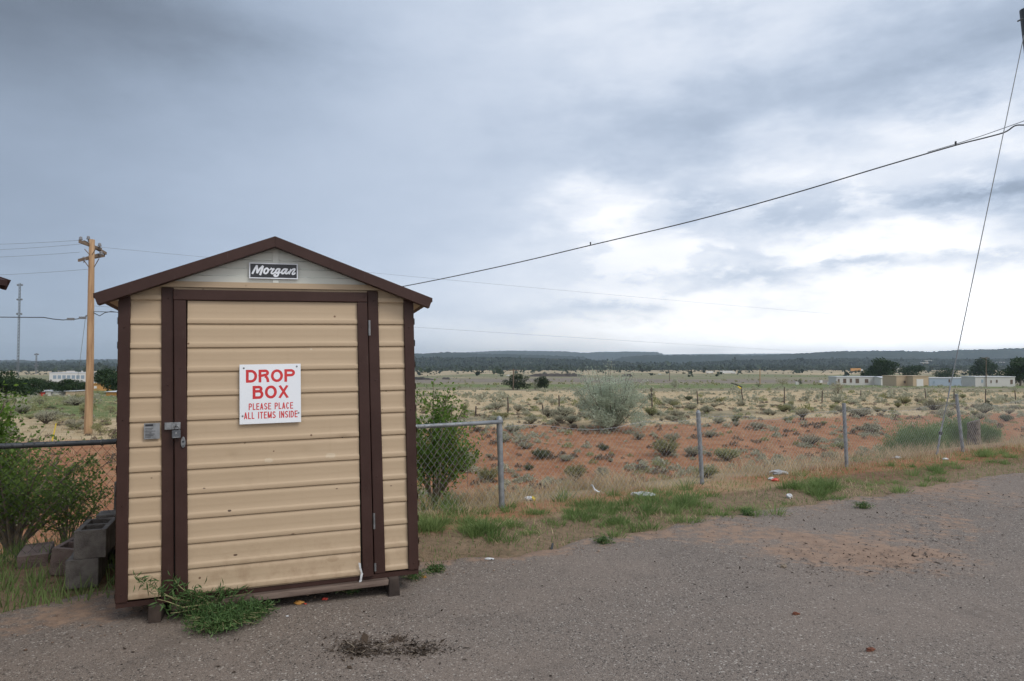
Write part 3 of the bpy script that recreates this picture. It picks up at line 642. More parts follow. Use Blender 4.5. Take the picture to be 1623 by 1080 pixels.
# door
door = MB().box((.300, -.004, -.004), (1.470, .030, 1.83)).build('door', M['dark'], shed)
dp = siding(.375, 1.394, -.008, 1.765, -.018, 'door_panel', door)
for a, b, a2, b2 in ((.299, .367, .316, .384), (1.393, 1.459, 1.405, 1.474)):
    mb = MB(); mb.add([(a2, -.036, -.012), (b2, -.036, -.012), (b, -.036, 1.7655), (a, -.036, 1.7655), (a2, -.005, -.012), (b2, -.005, -.012), (b, -.005, 1.7655), (a, -.005, 1.7655)],
                      [(0, 1, 2, 3), (7, 6, 5, 4), (0, 4, 5, 1), (1, 5, 6, 2), (2, 6, 7, 3), (3, 7, 4, 0)])
    mb.build('door_stile', M['brown'], door, bevel=.004)
MB().box((.297, -.039, 1.767), (1.460, -.005, 1.832)).build('door_rail', M['brown'], door, bevel=.004)
screws(door, [(.315, 1.80), (.86, 1.802), (1.44, 1.80)], -.039, .0035); screws(door, [(.345, .03), (.35, .7), (.335, 1.35), (1.437, .04), (1.43, .55), (1.425, 1.1), (1.422, 1.6)], -.036, .0035)
hg = []
for z in (1.545, .288, .02):                      # hinges at the right
    x = 1.4625 + (1.83 - z) * .0085; h = .10 if z > .1 else .05
    mb = MB().tube([(x + .006, -.044, z), (x + .006, -.044, z + h)], .0045, 8); mb.box((x - .001, -.0415, z), (x + .012, -.037, z + h))
    mb.build('hinge', M['steel'], door)
# hasp, lock escutcheon
hp = MB().box((.253, -.0325, .984), (.292, -.0175, 1.026)); hp.box((.2925, -.046, .984), (.341, -.0375, 1.026)); hp.box((.262, -.0350, .992), (.305, -.0328, 1.018))
hp.build('hasp', M['steel'], door, bevel=.002)
st = MB().tube([(.318, -.046, .997), (.318, -.060, 1.000), (.318, -.064, 1.006), (.318, -.060, 1.012), (.318, -.046, 1.015)], .0028, 6); st.build('staple', M['steel'], door)
kn = MB(); E_ = [(.356 + .0135 * math.cos(q) * (1 - .12 * math.sin(q)), .905 + .034 * math.sin(q)) for q in np.linspace(0, 2 * math.pi, 25)[:-1]]
kn.prism(E_[::-1], .010, M=Matrix.Translation((0, -.046, 0))); kn.build('lock_escutcheon', M['steel'], door, bevel=.003)
kh = MB()
for z, r in ((.908, .0062), (.884, .003)): kh.add([(.356 + r * math.cos(q), -.0475, z + r * math.sin(q)) for q in np.linspace(0, 2 * math.pi, 13)[:-1]], [tuple(range(12))])
kh.build('keyhole', M['black'], door)
# strip of torn white tape at the lower right of the door
tp = MB(); P = [(1.378, .085), (1.383, .05), (1.392, .02), (1.386, -.02), (1.377, -.045)]
for (x, z), (x2, z2) in zip(P[:-1], P[1:]): tp.add([(x, -.0385, z), (x + .014, -.0400, z - .004), (x2 + .011, -.042, z2 - .003), (x2, -.040, z2)], [(0, 1, 2, 3)])
tp.build('torn_tape', M['paper'], door)
# rating label
lab = MB().box((.141, -.0205, .932), (.226, -.0165, 1.026)).build('rating_label', M['steel'], shed)
lt = MB(); lt.box((.148, -.0222, 1.008), (.190, -.0207, 1.020)); 
for i in range(7): lt.box((.148, -.0219, .994 - i * .0085), (.148 + random.uniform(.03, .068), -.0207, .9965 - i * .0085))
lt.build('fine_print', M['black'], lab)
# the sign
SX0, SX1, SZ0, SZ1 = .671, 1.034, .996, 1.366; SY = -.038
sign = MB().box((SX0, SY - .004, SZ0), (SX1, SY, SZ1)).build('sign', M['white'], shed, bevel=.0015)
def arc(cx, cz, rx, rz, a0, a1, n=14): return [(cx + rx * math.cos(R_(a)), cz + rz * math.sin(R_(a))) for a in np.linspace(a0, a1, n)]
def glyph(ch, w):
    """strokes of a plain grotesque capital in a unit box; w = stroke width (x, z)"""
    a, b = w[0] / 2, w[1] / 2; L, Rt, Bt, T = a, 1 - a, b, 1 - b; c = .5
    Z = dict(
        D=[[(L, 0), (L, 1)], [(0, T), (.45, T)] + arc(.45, .5, Rt - .45, T - .5, 90, -90) + [(0, Bt)]],
        R=[[(L, 0), (L, 1)], [(0, T), (.62, T)] + arc(.62, .74, Rt - .66, T - .74, 90, -90) + [(0, .48 + .0)], [(.58, .48), (.74, .40), (Rt - .05, .24), (Rt, 0)]],
        O=[arc(.5, .5, Rt - .5, T - .5, 0, 360, 30)], P=[[(L, 0), (L, 1)], [(0, T), (.6, T)] + arc(.6, .71, Rt - .6, T - .71, 90, -90) + [(0, .71 * 2 - T)]],
        B=[[(L, 0), (L, 1)], [(0, T), (.58, T)] + arc(.58, .74, Rt - .66, T - .74, 90, -90) + [(0, .74 * 2 - T)], [(.5, .74 * 2 - T), (.6, .74 * 2 - T)] + arc(.6, .74 - T / 2 + b / 2, Rt - .6, .74 - T / 2 - b / 2, 90, -90) + [(0, Bt)]],
        X=[[(a * .9, 0), (1 - a * 1.1, 1)], [(a * 1.1, 1), (1 - a * .9, 0)]], L=[[(L, 0), (L, 1)], [(0, Bt), (1, Bt)]],
        E=[[(L, 0), (L, 1)], [(0, T), (1, T)], [(0, .53), (.92, .53)], [(0, Bt), (1, Bt)]], A=[[(a * .9, 0), (c, 1)], [(1 - a * .9, 0), (c, 1)], [(.2, .30), (.8, .30)]],
        S=[arc(.5, .73, Rt - .52, T - .73, 20, 180, 10) + arc(.5, .73, Rt - .52, T - .73, 190, 262, 6) + arc(.5, .26, Rt - .5, .26 - Bt, 80, -80, 12) + arc(.5, .26, Rt - .5, .26 - Bt, -95, -165, 8)],
        C=[arc(.5, .5, Rt - .5, T - .5, 42, 318, 24)], I=[[(.5, 0), (.5, 1)]], T=[[(c, 0), (c, 1)], [(0, T), (1, T)]],
        M=[[(L, 0), (L, 1)], [(Rt, 0), (Rt, 1)], [(L, 1 - b), (c, b)], [(Rt, 1 - b), (c, b)]], N=[[(L, 0), (L, 1)], [(Rt, 0), (Rt, 1)], [(L, 1 - b), (Rt, b)]])
    return Z[ch]
GW = dict(I=.28, M=1.25, L=.85, E=.92, T=.98, O=1.12, D=1.02, C=1.05)
def letters(body, x0, x1, zt, zb, y, stroke, m, parent, gap, k0):
    mb = MB(); H = zt - zb; ws = [GW.get(c, 1.0) if c != ' ' else .62 for c in body]; tot = sum(ws) + gap * (len(body) - 1); u = (x1 - x0) / tot; x = x0; k = k0
    for c, w_ in zip(body, ws):
        if c != ' ':
            W_ = w_ * u; sx, sz = stroke / W_, stroke / H
            for st in glyph(c, (min(sx, 1), sz)):
                P = [np.array((x + p[0] * W_, zb + p[1] * H)) for p in st]; V = []
                for i, p in enumerate(P):
                    d0 = P[i] - P[i - 1] if i else P[1] - P[0]; d1 = P[i + 1] - P[i] if i < len(P) - 1 else d0
                    if i == 0 and np.allclose(P[0], P[-1]): d0 = P[-1] - P[-2]
                    if i == len(P) - 1 and np.allclose(P[0], P[-1]): d1 = P[1] - P[0]
                    t = d0 / (np.hypot(*d0) + 1e-9) + d1 / (np.hypot(*d1) + 1e-9); t /= np.hypot(*t) + 1e-9; nn = np.array((-t[1], t[0])) * stroke / 2
                    V += [(*(p - nn), ), (*(p + nn), )]
                yy = y - k * 4e-6; k += 1
                mb.add([(v[0], yy, min(max(v[1], zb), zt)) for v in V], [(2 * i, 2 * i + 2, 2 * i + 3, 2 * i + 1) for i in range(len(P) - 1)])
        x += (w_ + gap) * u
    return mb.build('lettering', M[m], parent)
sw, sh = SX1 - SX0, SZ1 - SZ0
for i, (body, fx0, fx1, ft, fb, stk, gp) in enumerate((('DROP', .103, .905, .09, .306, .0162, .13), ('BOX', .21, .80, .362, .582, .0164, .13), ('PLEASE PLACE', .147, .868, .655, .765, .0056, .26), ('ALL ITEMS INSIDE', .072, .942, .800, .914, .0056, .26))):
    letters(body, SX0 + fx0 * sw, SX0 + fx1 * sw, SZ1 - ft * sh, SZ1 - fb * sh, SY - .0045, stk, 'red', sign, gp, i * 40)
screws(sign, [(SX0 + a * sw, SZ1 - b * sh) for a, b in ((.07, .06), (.935, .045), (.05, .86), (.96, .84))], SY - .004, .006, 'galv')
# base rail, wooden beam and skids
MB().box((.0, -.012, -.034), (SW, .06, -.006)).build('base_rail', M['brown'], shed)
MB().box((.30, -.060, -.072), (1.565, .05, -.036), jit=.003).build('sill_beam', M['wood'], shed, bevel=.004)
for a, z in ((.175, -.135), (1.565, -.160)):
    MB().box((a, -.055, z), (a + .072, .55, -.035), jit=.004).build('skid', M['wood_shaded'], shed, bevel=.006)
# padlock hanging from the hasp
pk = empty('padlock', None, 'small grey padlock hanging from the hasp of the shed door', 'padlock', M=SM @ Matrix.Translation((.3215, -.062, .957)))
b = MB().box((-.0235, -.012, -.024), (.0235, .012, .022)); b.build('lock_body', mat('lock_grey', (.075, .08, .09), (.11, .115, .125), .4, .4), pk, bevel=.003)
sh_ = [(-.0145, .002, .018), (-.0145, .002, .036)] + [(-.0145 * math.cos(q), .002, .036 + .0145 * math.sin(q)) for q in np.linspace(.3, math.pi - .3, 6)] + [(.0145, .002, .036), (.0145, .002, .018)]
MB().tube(sh_, .0038, 8).build('shackle', M['steel'], pk, smooth=True)
b = MB().box((-.016, -.0135, -.021), (.016, -.0122, -.0165)); b.box((-.004, -.0134, .0), (.004, -.0122, .013)); b.build('lock_badge', M['steel'], pk)

# ------------------------------------------------------------------ neighbouring building: only an eave corner shows at the left edge
nb = empty('neighbouring_shed', (-3.62, 3.58, 0), 'brown eave corner of a neighbouring roof cut off by the left edge', 'building')
MB().box((-.90, -1.8, 0), (.76, -.06, 1.82)).build('wall', M['tan'], nb)
for s in (-1, 1):
    mb = MB(); P = [(-.07, 2.30), (-.07 + s * 1.02, 1.955), (-.07 + s * 1.02, 1.925), (-.07, 2.27)]
    V = [(p[0], y, p[1]) for y in (-1.9, .02) for p in P]; mb.add(V, [(0, 1, 2, 3), (7, 6, 5, 4), (0, 4, 5, 1), (1, 5, 6, 2), (2, 6, 7, 3), (3, 7, 4, 0)]); mb.build('roof', M['brown'], nb)
    mb = MB(); P = [(-.07, 2.305), (-.07 + s * 1.025, 1.958), (-.07 + s * 1.0, 1.905), (-.07, 2.235)]
    V = [(p[0], y, p[1]) for y in (.022, .04) for p in P]; mb.add(V, [(0, 1, 2, 3), (7, 6, 5, 4), (0, 4, 5, 1), (1, 5, 6, 2), (2, 6, 7, 3), (3, 7, 4, 0)]); mb.build('fascia', M['brown'], nb)
for yy in (-.06, -1.8): MB().prism([(-.9, 1.82), (.76, 1.82), (-.07, 2.26)], .01, M=Matrix.Translation((0, yy, 0))).build('gable', M['cream'], nb)

# ------------------------------------------------------------------ chain-link fence
def fl(x, off=0.0): return Vector((x - .495 * off, 7.07 + .57 * x + .869 * off, 0))
fence = empty('chain_link_fence', fl(0), 'low chain link fence with bare leaning posts along the edge of the lot', 'fence')
FO = fl(0)
def gz(p): return float(ground_z(p.x, p.y))
POSTS = [(-6.3, .92, 0, .030), (-2.55, .90, .005, .028), (-.10, .88, .03, .030), (2.33, .85, .045, .026), (4.78, .91, .03, .025), (7.45, .95, .10, .025), (10.2, .95, .04, .03)]
for x, h, lean, r in POSTS:
    p = fl(x); z = gz(p); b = p - FO; b.z = z - .1; t = b + Vector((-lean, 0, h + .1))
    mb = MB().tube([b, b.lerp(t, .5), t], r, 14)
    po = mb.build('post', M['galv'], fence, smooth=False)
    if x in (-.10, 2.33):
        cp = MB().lathe([(r * 1.1, 0), (r * 1.1, .02), (r * .8, .04), (r * .35, .052), (.003, .055)], 12, tuple(t)); cp.build('cap', M['galv'], po)
        for k in (.12, .55, .9): MB().tube([b.lerp(t, k) , b.lerp(t, k + .02)], r * 1.1, 12).build('band', M['galv'], po)
def top_pt(x, h): p = fl(x); return Vector((p.x - FO.x, p.y - FO.y, gz(p) + h))
MB().tube([top_pt(x, .88 + .006 * math.sin(x * 3)) for x in np.linspace(-7.5, -2.2, 12)], .021, 10).build('top_rail', M['pipe_dark'], fence, smooth=True)['label'] = 'dark grey top rail left of the shed'
MB().tube([top_pt(x, .875) for x in np.linspace(-2.1, -.10, 6)], .021, 10).build('top_rail', M['galv'], fence, smooth=True)
def meshwire(x0, x1, h0, hf, m, name, pitch=.066, rad=.0012):
    mb = MB(); n = int((x1 - x0) * 1.151 / pitch)
    def P(s, k):     # s along the fence in metres, k height
        x = x0 + s / 1.151; p = fl(x, .004 * (1 if k < .5 else -1) + .02 * math.sin(x * 2.1) * k); top = hf(x); z = gz(fl(x))
        return Vector((p.x - FO.x, p.y - FO.y, z + h0 + k * (top - h0)))
    H = .9; run = H * .75
    for i in range(-int(run / pitch), n + 1):
        for sg in (1, -1):
            s0 = i * pitch; s1 = s0 + run; a = (s0, 0.0); b = (s1, 1.0)
            if sg < 0: a, b = (s0, 1.0), (s1, 0.0)
            L = n * pitch; t0 = max(0, -a[0] / run); t1 = min(1, (L - a[0]) / run)
            if t1 <= t0: continue
            pts = [P(a[0] + run * t, a[1] + (b[1] - a[1]) * t) for t in np.linspace(t0, t1, 5)]
            if sg < 0: pts = [q + Vector((-.0014, .0025, 0)) for q in pts]
            mb.tube(pts, rad, 4, cap=False)
    for k in (0, n * pitch): pass
    # twisted top ends
    for i in range(n):
        s0 = i * pitch + pitch * .5; a = P(s0, 1.0); mb.tube([a, a + Vector((.006, 0, .022)), a + Vector((-.004, 0, .035))], rad, 4, cap=False)
    return mb.build(name, m, fence)
meshwire(-7.2, -2.0, .03, lambda x: .90, M['wire_dark'], 'wire_mesh')
meshwire(-2.0, -.12, .03, lambda x: .89, M['wire'], 'wire_mesh')
meshwire(-.08, 11.0, .02, lambda x: .83 - .07 * abs(math.sin((x + .1) * math.pi / 2.45)) + .02 * math.sin(x * 5), M['wire'], 'wire_mesh')
MB().tube([top_pt(x, .83 - .07 * abs(math.sin((x + .1) * math.pi / 2.45)) + .02 * math.sin(x * 5)) for x in np.linspace(-.08, 11, 90)], .002, 5).build('tension_wire', M['wire'], fence)
for x in (-3.9, -3.15, -2.6): 
    c = top_pt(x, .88); MB().tube([c + Vector((.0, .024 * math.cos(q), .024 * math.sin(q))) for q in np.linspace(0, 6.28, 10)], .003, 4).build('tie_wire', M['steel'], fence)

# ------------------------------------------------------------------ utility poles and wires
def sagline(a, b, sag, n=24): return [a.lerp(b, t) - Vector((0, 0, sag * 4 * t * (1 - t))) for t in np.linspace(0, 1, n)]
lb = at(139.5, 688); LP_D = lb.y
ltop = at_depth(146.5, 380, LP_D); H = ltop.z - lb.z
lp = empty('utility_pole', lb, 'tall new wooden utility pole with two pairs of crossarms left of the shed', 'utility pole')
tp_ = Vector((ltop.x - lb.x, 0, H))
mb = MB(); ks = np.linspace(0, 1, 10)
mb.tube([Vector((0, 0, -.4))] + [tp_ * k + Vector((.02 * math.sin(k * 5), 0, 0)) for k in ks], np.concatenate([[.165], .165 - .055 * ks]), 16); mb.build('shaft', M['pole'], lp, smooth=True)
def lpx(px, py, dd=0.0): return at_depth(px, py, LP_D + dd) - lb
for (a, b, dd) in (((126, 383), (160, 395.5), -.16), ((133, 383.5), (168, 402), .16), ((125, 413), (157, 404), -.16), ((134, 411), (165, 405.5), .16)):
    A, B = lpx(*a, dd + .5 * (-1 if dd < 0 else -.4)), lpx(*b, dd + (.9 if dd < 0 else .9)); A, B = (A, B)
    d = (B - A).normalized(); u = Vector((0, 0, 1)); s = d.cross(u).normalized() * .045; uu = Vector((0, 0, .06))
    mb = MB(); mb.add([A - s - uu, A + s - uu, A + s + uu, A - s + uu, B - s - uu, B + s - uu, B + s + uu, B - s + uu], [(3, 2, 1, 0), (4, 5, 6, 7), (0, 1, 5, 4), (1, 2, 6, 5), (2, 3, 7, 6), (3, 0, 4, 7)])
    mb.build('crossarm', M['arm'], lp)
for a, b in (((134, 395), (142, 404)), ((152, 394), (146, 404)), ((133, 413), (141, 424)), ((157, 410), (149, 424))):
    MB().tube([lpx(*a, -.2), lpx(*b, -.13)], .018, 5).build('brace', M['arm'], lp)
INS = [(128, 384, -.4), (140, 383, 0), (158, 394, .5), (133, 416, -.3), (160, 407, .6)]
for px, py, dd in INS:
    c = lpx(px, py - 3, dd); MB().lathe([(.02, -.1), (.02, 0), (.075, .01), (.08, .05), (.05, .07), (.065, .09), (.06, .13), (.03, .16), (.005, .165)], 10, tuple(c)).build('insulator', M['porcelain'], lp, smooth=True)
for px, py in ((131, 504), (112, 506)):
    c = lpx(px, py, -.3); MB().box(c - Vector((.14, .05, .05)), c + Vector((.14, .05, .05))).build('splice_case', M['lead'], lp, bevel=.01)
pw = 'wires strung from the left utility pole'
def wire(name, pts, r, label, cat='wire', m='cable', group=None):
    o = MB().tube(pts, r, 5).build(name, M[m], None); return tag(o, label, cat, group)
Pt = lambda px, py, dd=0: at_depth(px, py, LP_D + dd)
wire('power_line', sagline(Pt(128, 381, -.4), Pt(-330, 380, 4), .25), .0065, 'topmost thin power line running left from the wooden pole', m='lead')
wire('power_line', sagline(Pt(140, 386, 0), Pt(-330, 392, 4), .3), .0065, 'second thin power line running left from the pole top', m='lead')
wire('power_line', sagline(Pt(126, 400, -.2), Pt(-330, 404, 4), .25), .0065, 'thin power line running left from the lower crossarm', m='lead')
wire('power_line', sagline(Pt(140, 427, 0), Pt(-330, 434, 4), .25), .0065, 'lowest thin power line left of the pole, under the crossarms', m='lead')
wire('telephone_cable', [Pt(-330, 502)] + [Pt(0, 503), Pt(70, 503.5), Pt(84, 506), Pt(100, 507.5), Pt(122, 506), Pt(135, 503), Pt(144, 495)], .02, 'black telephone cable dipping to splice boxes halfway up the left pole')
wire('service_wire', [Pt(147, 495), Pt(152, 498), Pt(158, 501), Pt(166, 496), Pt(176, 494), Pt(200, 497)], .017, 'short looping black wire between the left pole and the shed roof')
dp_b = at(1563, 612); dp_t = at_depth(1563, 566, dp_b.y)
wire('power_line', sagline(Pt(158, 392, .5), at_depth(1950, 530, 200), 1.5, 40), .0055, 'faint power line crossing the sky just above the right shed eave', m='lead')
wire('power_line', sagline(Pt(146, 485, .2), at_depth(1950, 580, 200), 1.2, 40), .0055, 'faint lower line crossing the sky behind the shed towards the trailers', m='lead')
gy = wire('guy_wire', [Pt(136, 500), at(118, 640)], .009, 'thin guy wire slanting down from the left wooden pole', m='lead')
# right-hand pole: only its leaning top enters the frame
rt = at_depth(1629, 14, 13.0); rbx = rt.x + .95
rb = on_ground(rbx, 13.2); rp = empty('utility_pole', rb, 'dark leaning utility pole top at the upper right corner', 'utility pole')
v = rt - rb; MB().tube([Vector((0, 0, -.5)), v * .33, v * .66, v], [.17, .16, .15, .135], 16).build('shaft', M['cable'], rp, smooth=True)
e = at_depth(1613, 34, 12.9) - rb; MB().tube([e, at_depth(1621, 30, 12.9) - rb], .015, 6).build('bolt', M['cable'], rp)
ga = at(1483.5, 721); gp = at_depth(1623, 56, 12.95)
MB().tube([ga - rb, gp - rb], .0075, 6).build('guy_wire', M['lead'], rp)
gt = ga.lerp(gp, (721 - 623) / (721 - 56.) * .985)
MB().tube([ga - Vector((0, 0, .1)) - rb, ga.lerp(gt, .28) - rb, gt - rb], [.012, .016, .014], 8).build('anchor_guard', M['galv'], rp)
c = ga.lerp(gt, .30) - rb; MB().lathe([(.015, -.03), (.03, -.02), (.03, .02), (.015, .03)], 8, tuple(c)).build('clamp', M['wire_dark'], rp)
ca = at_depth(1665, 196, 12.95); cb = Pt(148, 490)
N_ = 70; cab = []
PXC = [(1665, 204), (1640, 200), (1620, 198.5), (1608, 200), (1592, 210), (1560, 219), (1515, 230.5), (1400, 264), (1250, 309), (1100, 350), (936, 389), (800, 421), (640, 454), (500, 477), (350, 492), (240, 496), (148, 494)]
for px, py in PXC:                               # the drop cable runs in the vertical plane through both poles
    d = ray(px, py); A = Vector((ca.x, ca.y, 0)); D = Vector((cb.x - ca.x, cb.y - ca.y, 0))
    t = (A.x * D.y - A.y * D.x) / (d.x * D.y - d.y * D.x); cab.append(Vector((d.x * t, d.y * t, EYE + d.z * t)))
cab = [Vector(q) for q in catmull([tuple(c) for c in cab], 6)]
dc = wire('drop_cable', cab, .0135, 'thick black cable sweeping down across the sky from upper right to the shed', 'cable')
dc2 = []
for px, py in ((1660, 176), (1623, 192), (1592, 203), (1555, 216), (1515, 228.5), (1470, 241.5)):
    d = ray(px, py); t = (A.x * D.y - A.y * D.x) / (d.x * D.y - d.y * D.x); dc2.append(Vector((d.x * t, d.y * t, EYE + d.z * t)))
wire('support_wire', dc2, .007, 'thin support wire joining the black cable near the upper right corner', m='lead')
for nm, (px, py) in (('at the wire junction near the right edge', (1515, 228)), ('halfway along the sagging cable above the plain', (936, 387))):
    d = ray(px, py); t = (A.x * D.y - A.y * D.x) / (d.x * D.y - d.y * D.x); c = Vector((d.x * t, d.y * t, EYE + d.z * t))
    o = MB().box(c - Vector((.016, .016, .02)), c + Vector((.016, .016, .05)), jit=.008).build('cable_clip', M['cable'], None, bevel=.008); tag(o, 'small dark clip ' + nm, 'clip')
def far_pole(px, pyt, pyb, label, r=.13, arm=True):
    b = at(px, pyb); t = at_depth(px, pyt, b.y) - b; o = empty('utility_pole', b, label, 'utility pole')
    MB().tube([Vector((0, 0, -.3)), t], [r, r * .75], 8).build('shaft', M['arm'] if arm else M['pole'], o)
    if arm: MB().box(Vector((-1.1, -.06, t.z - .35)), Vector((1.1, .06, t.z - .2))).build('crossarm', M['arm'], o)
    return o
far_pole(1563, 566, 613, 'brown pole with a crossarm in front of the grey trailer home')
far_pole(813.7, 585, 618.5, 'thin pole rising in front of the dark juniper clump on the plain', .16)
far_pole(1204.5, 585, 610, 'thin tan pole standing alone on the open plain right of centre', .2, False)
far_pole(1061, 588, 604, 'tiny faint pole far out on the plain right of the silver tree', .2, True)
# lattice masts on the left horizon
def mast(px, pyt, pyb, dist, label, dishes, wd):
    b = at_depth(px, pyb, dist); t = at_depth(px, pyt, dist); o = empty('radio_mast', b, label, 'radio mast'); h = t.z - b.z
    mb = MB()
    for q in (0, 2.09, 4.19): mb.tube([(wd * math.cos(q), wd * math.sin(q), -8), (wd * .8 * math.cos(q), wd * .8 * math.sin(q), h)], wd * .22, 4)
    n = int(h / (wd * 3)); 
    for i in range(n):
        for k in range(3):
            q, q2 = k * 2.094, (k + 1) * 2.094
            mb.tube([(wd * math.cos(q), wd * math.sin(q), h * i / n), (wd * math.cos(q2), wd * math.sin(q2), h * (i + 1) / n)], wd * .10, 4)
    mb.build('lattice', M['lead'], o)
    for k in dishes:
        for s in (-1, 1): MB().lathe([(.1, -wd), (wd * .9, -wd * .6), (wd * .9, wd * .6), (.1, wd)], 8, (s * wd * 2.0, 0, h * k)).build('antenna', M['lead'], o)
mast(28, 449, 602, 600, 'tall thin grey lattice radio mast on the far left horizon', (.98, .83, .68), .9)
mast(57, 560, 600, 900, 'short faint radio mast to the right of the tall one', (.95, .5), 1.0)

# ------------------------------------------------------------------ concrete blocks beside the shed
def block(pos, rz, label, m='block', up='normal', tilt=None, z=None):
    """hollow two-cell block; base at its centre bottom"""
    L, Wd, Hh, w_ = .39, .19, .19, .032
    mb = MB()
    xo = [-L / 2, -L / 2 + w_, -w_ / 2, w_ / 2, L / 2 - w_, L / 2]; yo = [-Wd / 2, -Wd / 2 + w_, Wd / 2 - w_, Wd / 2]
    g = {}
    vs, fs = [], []
    def vid(i, j, k):
        key = (i, j, k)
        if key not in g: g[key] = len(vs); vs.append((xo[i] + random.uniform(-.0025, .0025), yo[j] + random.uniform(-.0025, .0025), k * Hh + random.uniform(-.0015, .0015)))
        return g[key]
    solid = lambda i, j: not (j == 1 and i in (1, 3)) if 0 <= i < 5 and 0 <= j < 3 else False
    for i in range(5):
        for j in range(3):
            if not solid(i, j): continue
            fs.append([vid(i, j, 1), vid(i + 1, j, 1), vid(i + 1, j + 1, 1), vid(i, j + 1, 1)]); fs.append([vid(i, j + 1, 0), vid(i + 1, j + 1, 0), vid(i + 1, j, 0), vid(i, j, 0)])
            for (di, dj, a, b) in ((-1, 0, (i, j + 1), (i, j)), (1, 0, (i + 1, j), (i + 1, j + 1)), (0, -1, (i, j), (i + 1, j)), (0, 1, (i + 1, j + 1), (i, j + 1))):
                if not solid(i + di, j + dj): fs.append([vid(*a, 0), vid(*b, 0), vid(*b, 1), vid(*a, 1)])
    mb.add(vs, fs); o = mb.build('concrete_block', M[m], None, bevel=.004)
    rot = Matrix.Rotation(rz, 4, 'Z')
    if up == 'side': rot = rot @ Matrix.Translation((0, 0, Wd / 2)) @ Matrix.Rotation(math.pi / 2, 4, 'X') @ Matrix.Translation((0, 0, -Hh / 2))
    if up == 'end': rot = rot @ Matrix.Translation((0, 0, L / 2)) @ Matrix.Rotation(math.pi / 2, 4, 'Y') @ Matrix.Translation((0, 0, -Hh / 2))
    if tilt: rot = rot @ Matrix.Rotation(tilt[0], 4, tilt[1])
    o.matrix_world = Matrix.Translation(pos) @ rot
    return tag(o, label, 'concrete block', 'concrete blocks piled beside the shed')
def gp_(px, py): v = at(px, py); v.z = max(v.z, .012) if fence_d(v.x, v.y) < -1.2 else v.z; return v
A1 = R_(112)
fr = at(129, 937); dirv = Vector((math.cos(A1), math.sin(A1), 0))
p1 = fr + dirv * .195; p1.z = .005
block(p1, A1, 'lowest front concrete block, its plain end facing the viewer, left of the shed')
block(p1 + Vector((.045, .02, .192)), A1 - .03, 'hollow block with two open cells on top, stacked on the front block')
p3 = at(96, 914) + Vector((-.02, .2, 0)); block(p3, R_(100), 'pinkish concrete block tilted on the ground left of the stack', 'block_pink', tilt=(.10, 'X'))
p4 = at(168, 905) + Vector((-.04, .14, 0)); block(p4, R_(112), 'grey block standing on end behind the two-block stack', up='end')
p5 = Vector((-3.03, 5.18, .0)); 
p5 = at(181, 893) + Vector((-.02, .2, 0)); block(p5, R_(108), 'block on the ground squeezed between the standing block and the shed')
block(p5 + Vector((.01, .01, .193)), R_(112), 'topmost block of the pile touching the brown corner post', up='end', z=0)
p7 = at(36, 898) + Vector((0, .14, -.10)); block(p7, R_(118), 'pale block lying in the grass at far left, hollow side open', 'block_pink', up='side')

# ------------------------------------------------------------------ plants near the camera
leafy_shrub('shrub', on_ground(-3.98, 5.50), 'leafy green shrub growing through the fence left of the blocks', 'shrub', 1.10, .60, 24, 6500, .036, M['leaf_dk'], .5, .12, .05)
leafy_shrub('shrub', on_ground(-4.45, 5.70), 'bright green tall shrub at the left edge above the rail', 'shrub', 1.62, .55, 26, 10000, .038, M['leaf'], .55, .15, .06)
leafy_shrub('shrub', on_ground(-3.62, 5.62), 'low twiggy shrub behind the wire between the leafy shrub and the shed', 'shrub', .66, .34, 12, 1500, .032, M['leaf_dk'], .45, .15, .05)
leafy_shrub('shrub', on_ground(-.82, 7.25), 'upright bright leafy shrub behind the fence right of the shed', 'shrub', 1.38, .42, 17, 5600, .040, M['leaf'], .55, .18, .055, power=.9)
leafy_shrub('shrub', on_ground(-1.25, 7.0), 'dark lower shrub between the shed corner and the bright shrub', 'shrub', .85, .42, 12, 2200, .036, M['leaf_dk'], .5, .1, .05)
def weed(base, label, h, spread, stems, leaves, size, flat=False, aspect=.2, name='weed', m='weed', z0=0.0):
    root = empty(name, base, label, 'weed'); pa = []
    for i in range(stems):
        q = random.uniform(0, 6.28); s = spread * random.uniform(.25, 1); hh = h * random.uniform(.5, 1) * (1 - .5 * s / spread)
        pa.append([(s * t * math.cos(q), s * t * math.sin(q) * .75, hh * math.sin(t * 1.9) / .95 * (1 if not flat else .9) + random.gauss(0, .004)) for t in np.linspace(0, 1, 6)])
    mb = MB()
    for p in pa: mb.tube(p, np.linspace(.003, .001, 6), 4)
    mb.build('stem_cluster', M['stem'], root)
    C = along(pa, leaves, .12, .012); C[:, 2] = np.maximum(C[:, 2], .006); foliage('foliage', C, size, M[m], root, aspect, up=.45); return root
wp = at(352, 1008); wp.z = .012
weed(wp, 'dense low mat of feathery green weed on the asphalt in front of the shed', (.14), .235, 95, 4000, .032, True, .2)
wp = at(392, 992); wp.z = .012
weed(wp, 'right-hand lobe of green weed trailing under the shed door', .11, .20, 50, 2000, .032, True, .2)
def arch_weed(label, paths, leaves, size, m='weed'):
    o0 = paths[0][0]; base = Vector(o0); root = empty('weed', base, label, 'weed'); mb = MB(); P6 = []
    for p in paths:
        c = catmull([tuple(Vector(q) - base) for q in p], 6); c = [c[int(i)] for i in np.linspace(0, len(c) - 1, 6)]; P6.append([tuple(q) for q in c]); mb.tube(c, np.linspace(.0045, .0015, 6), 5)
    mb.build('stem_cluster', M['stem'], root); foliage('foliage', along(P6, leaves, .25, .020), size, M[m], root, .17, up=.35)
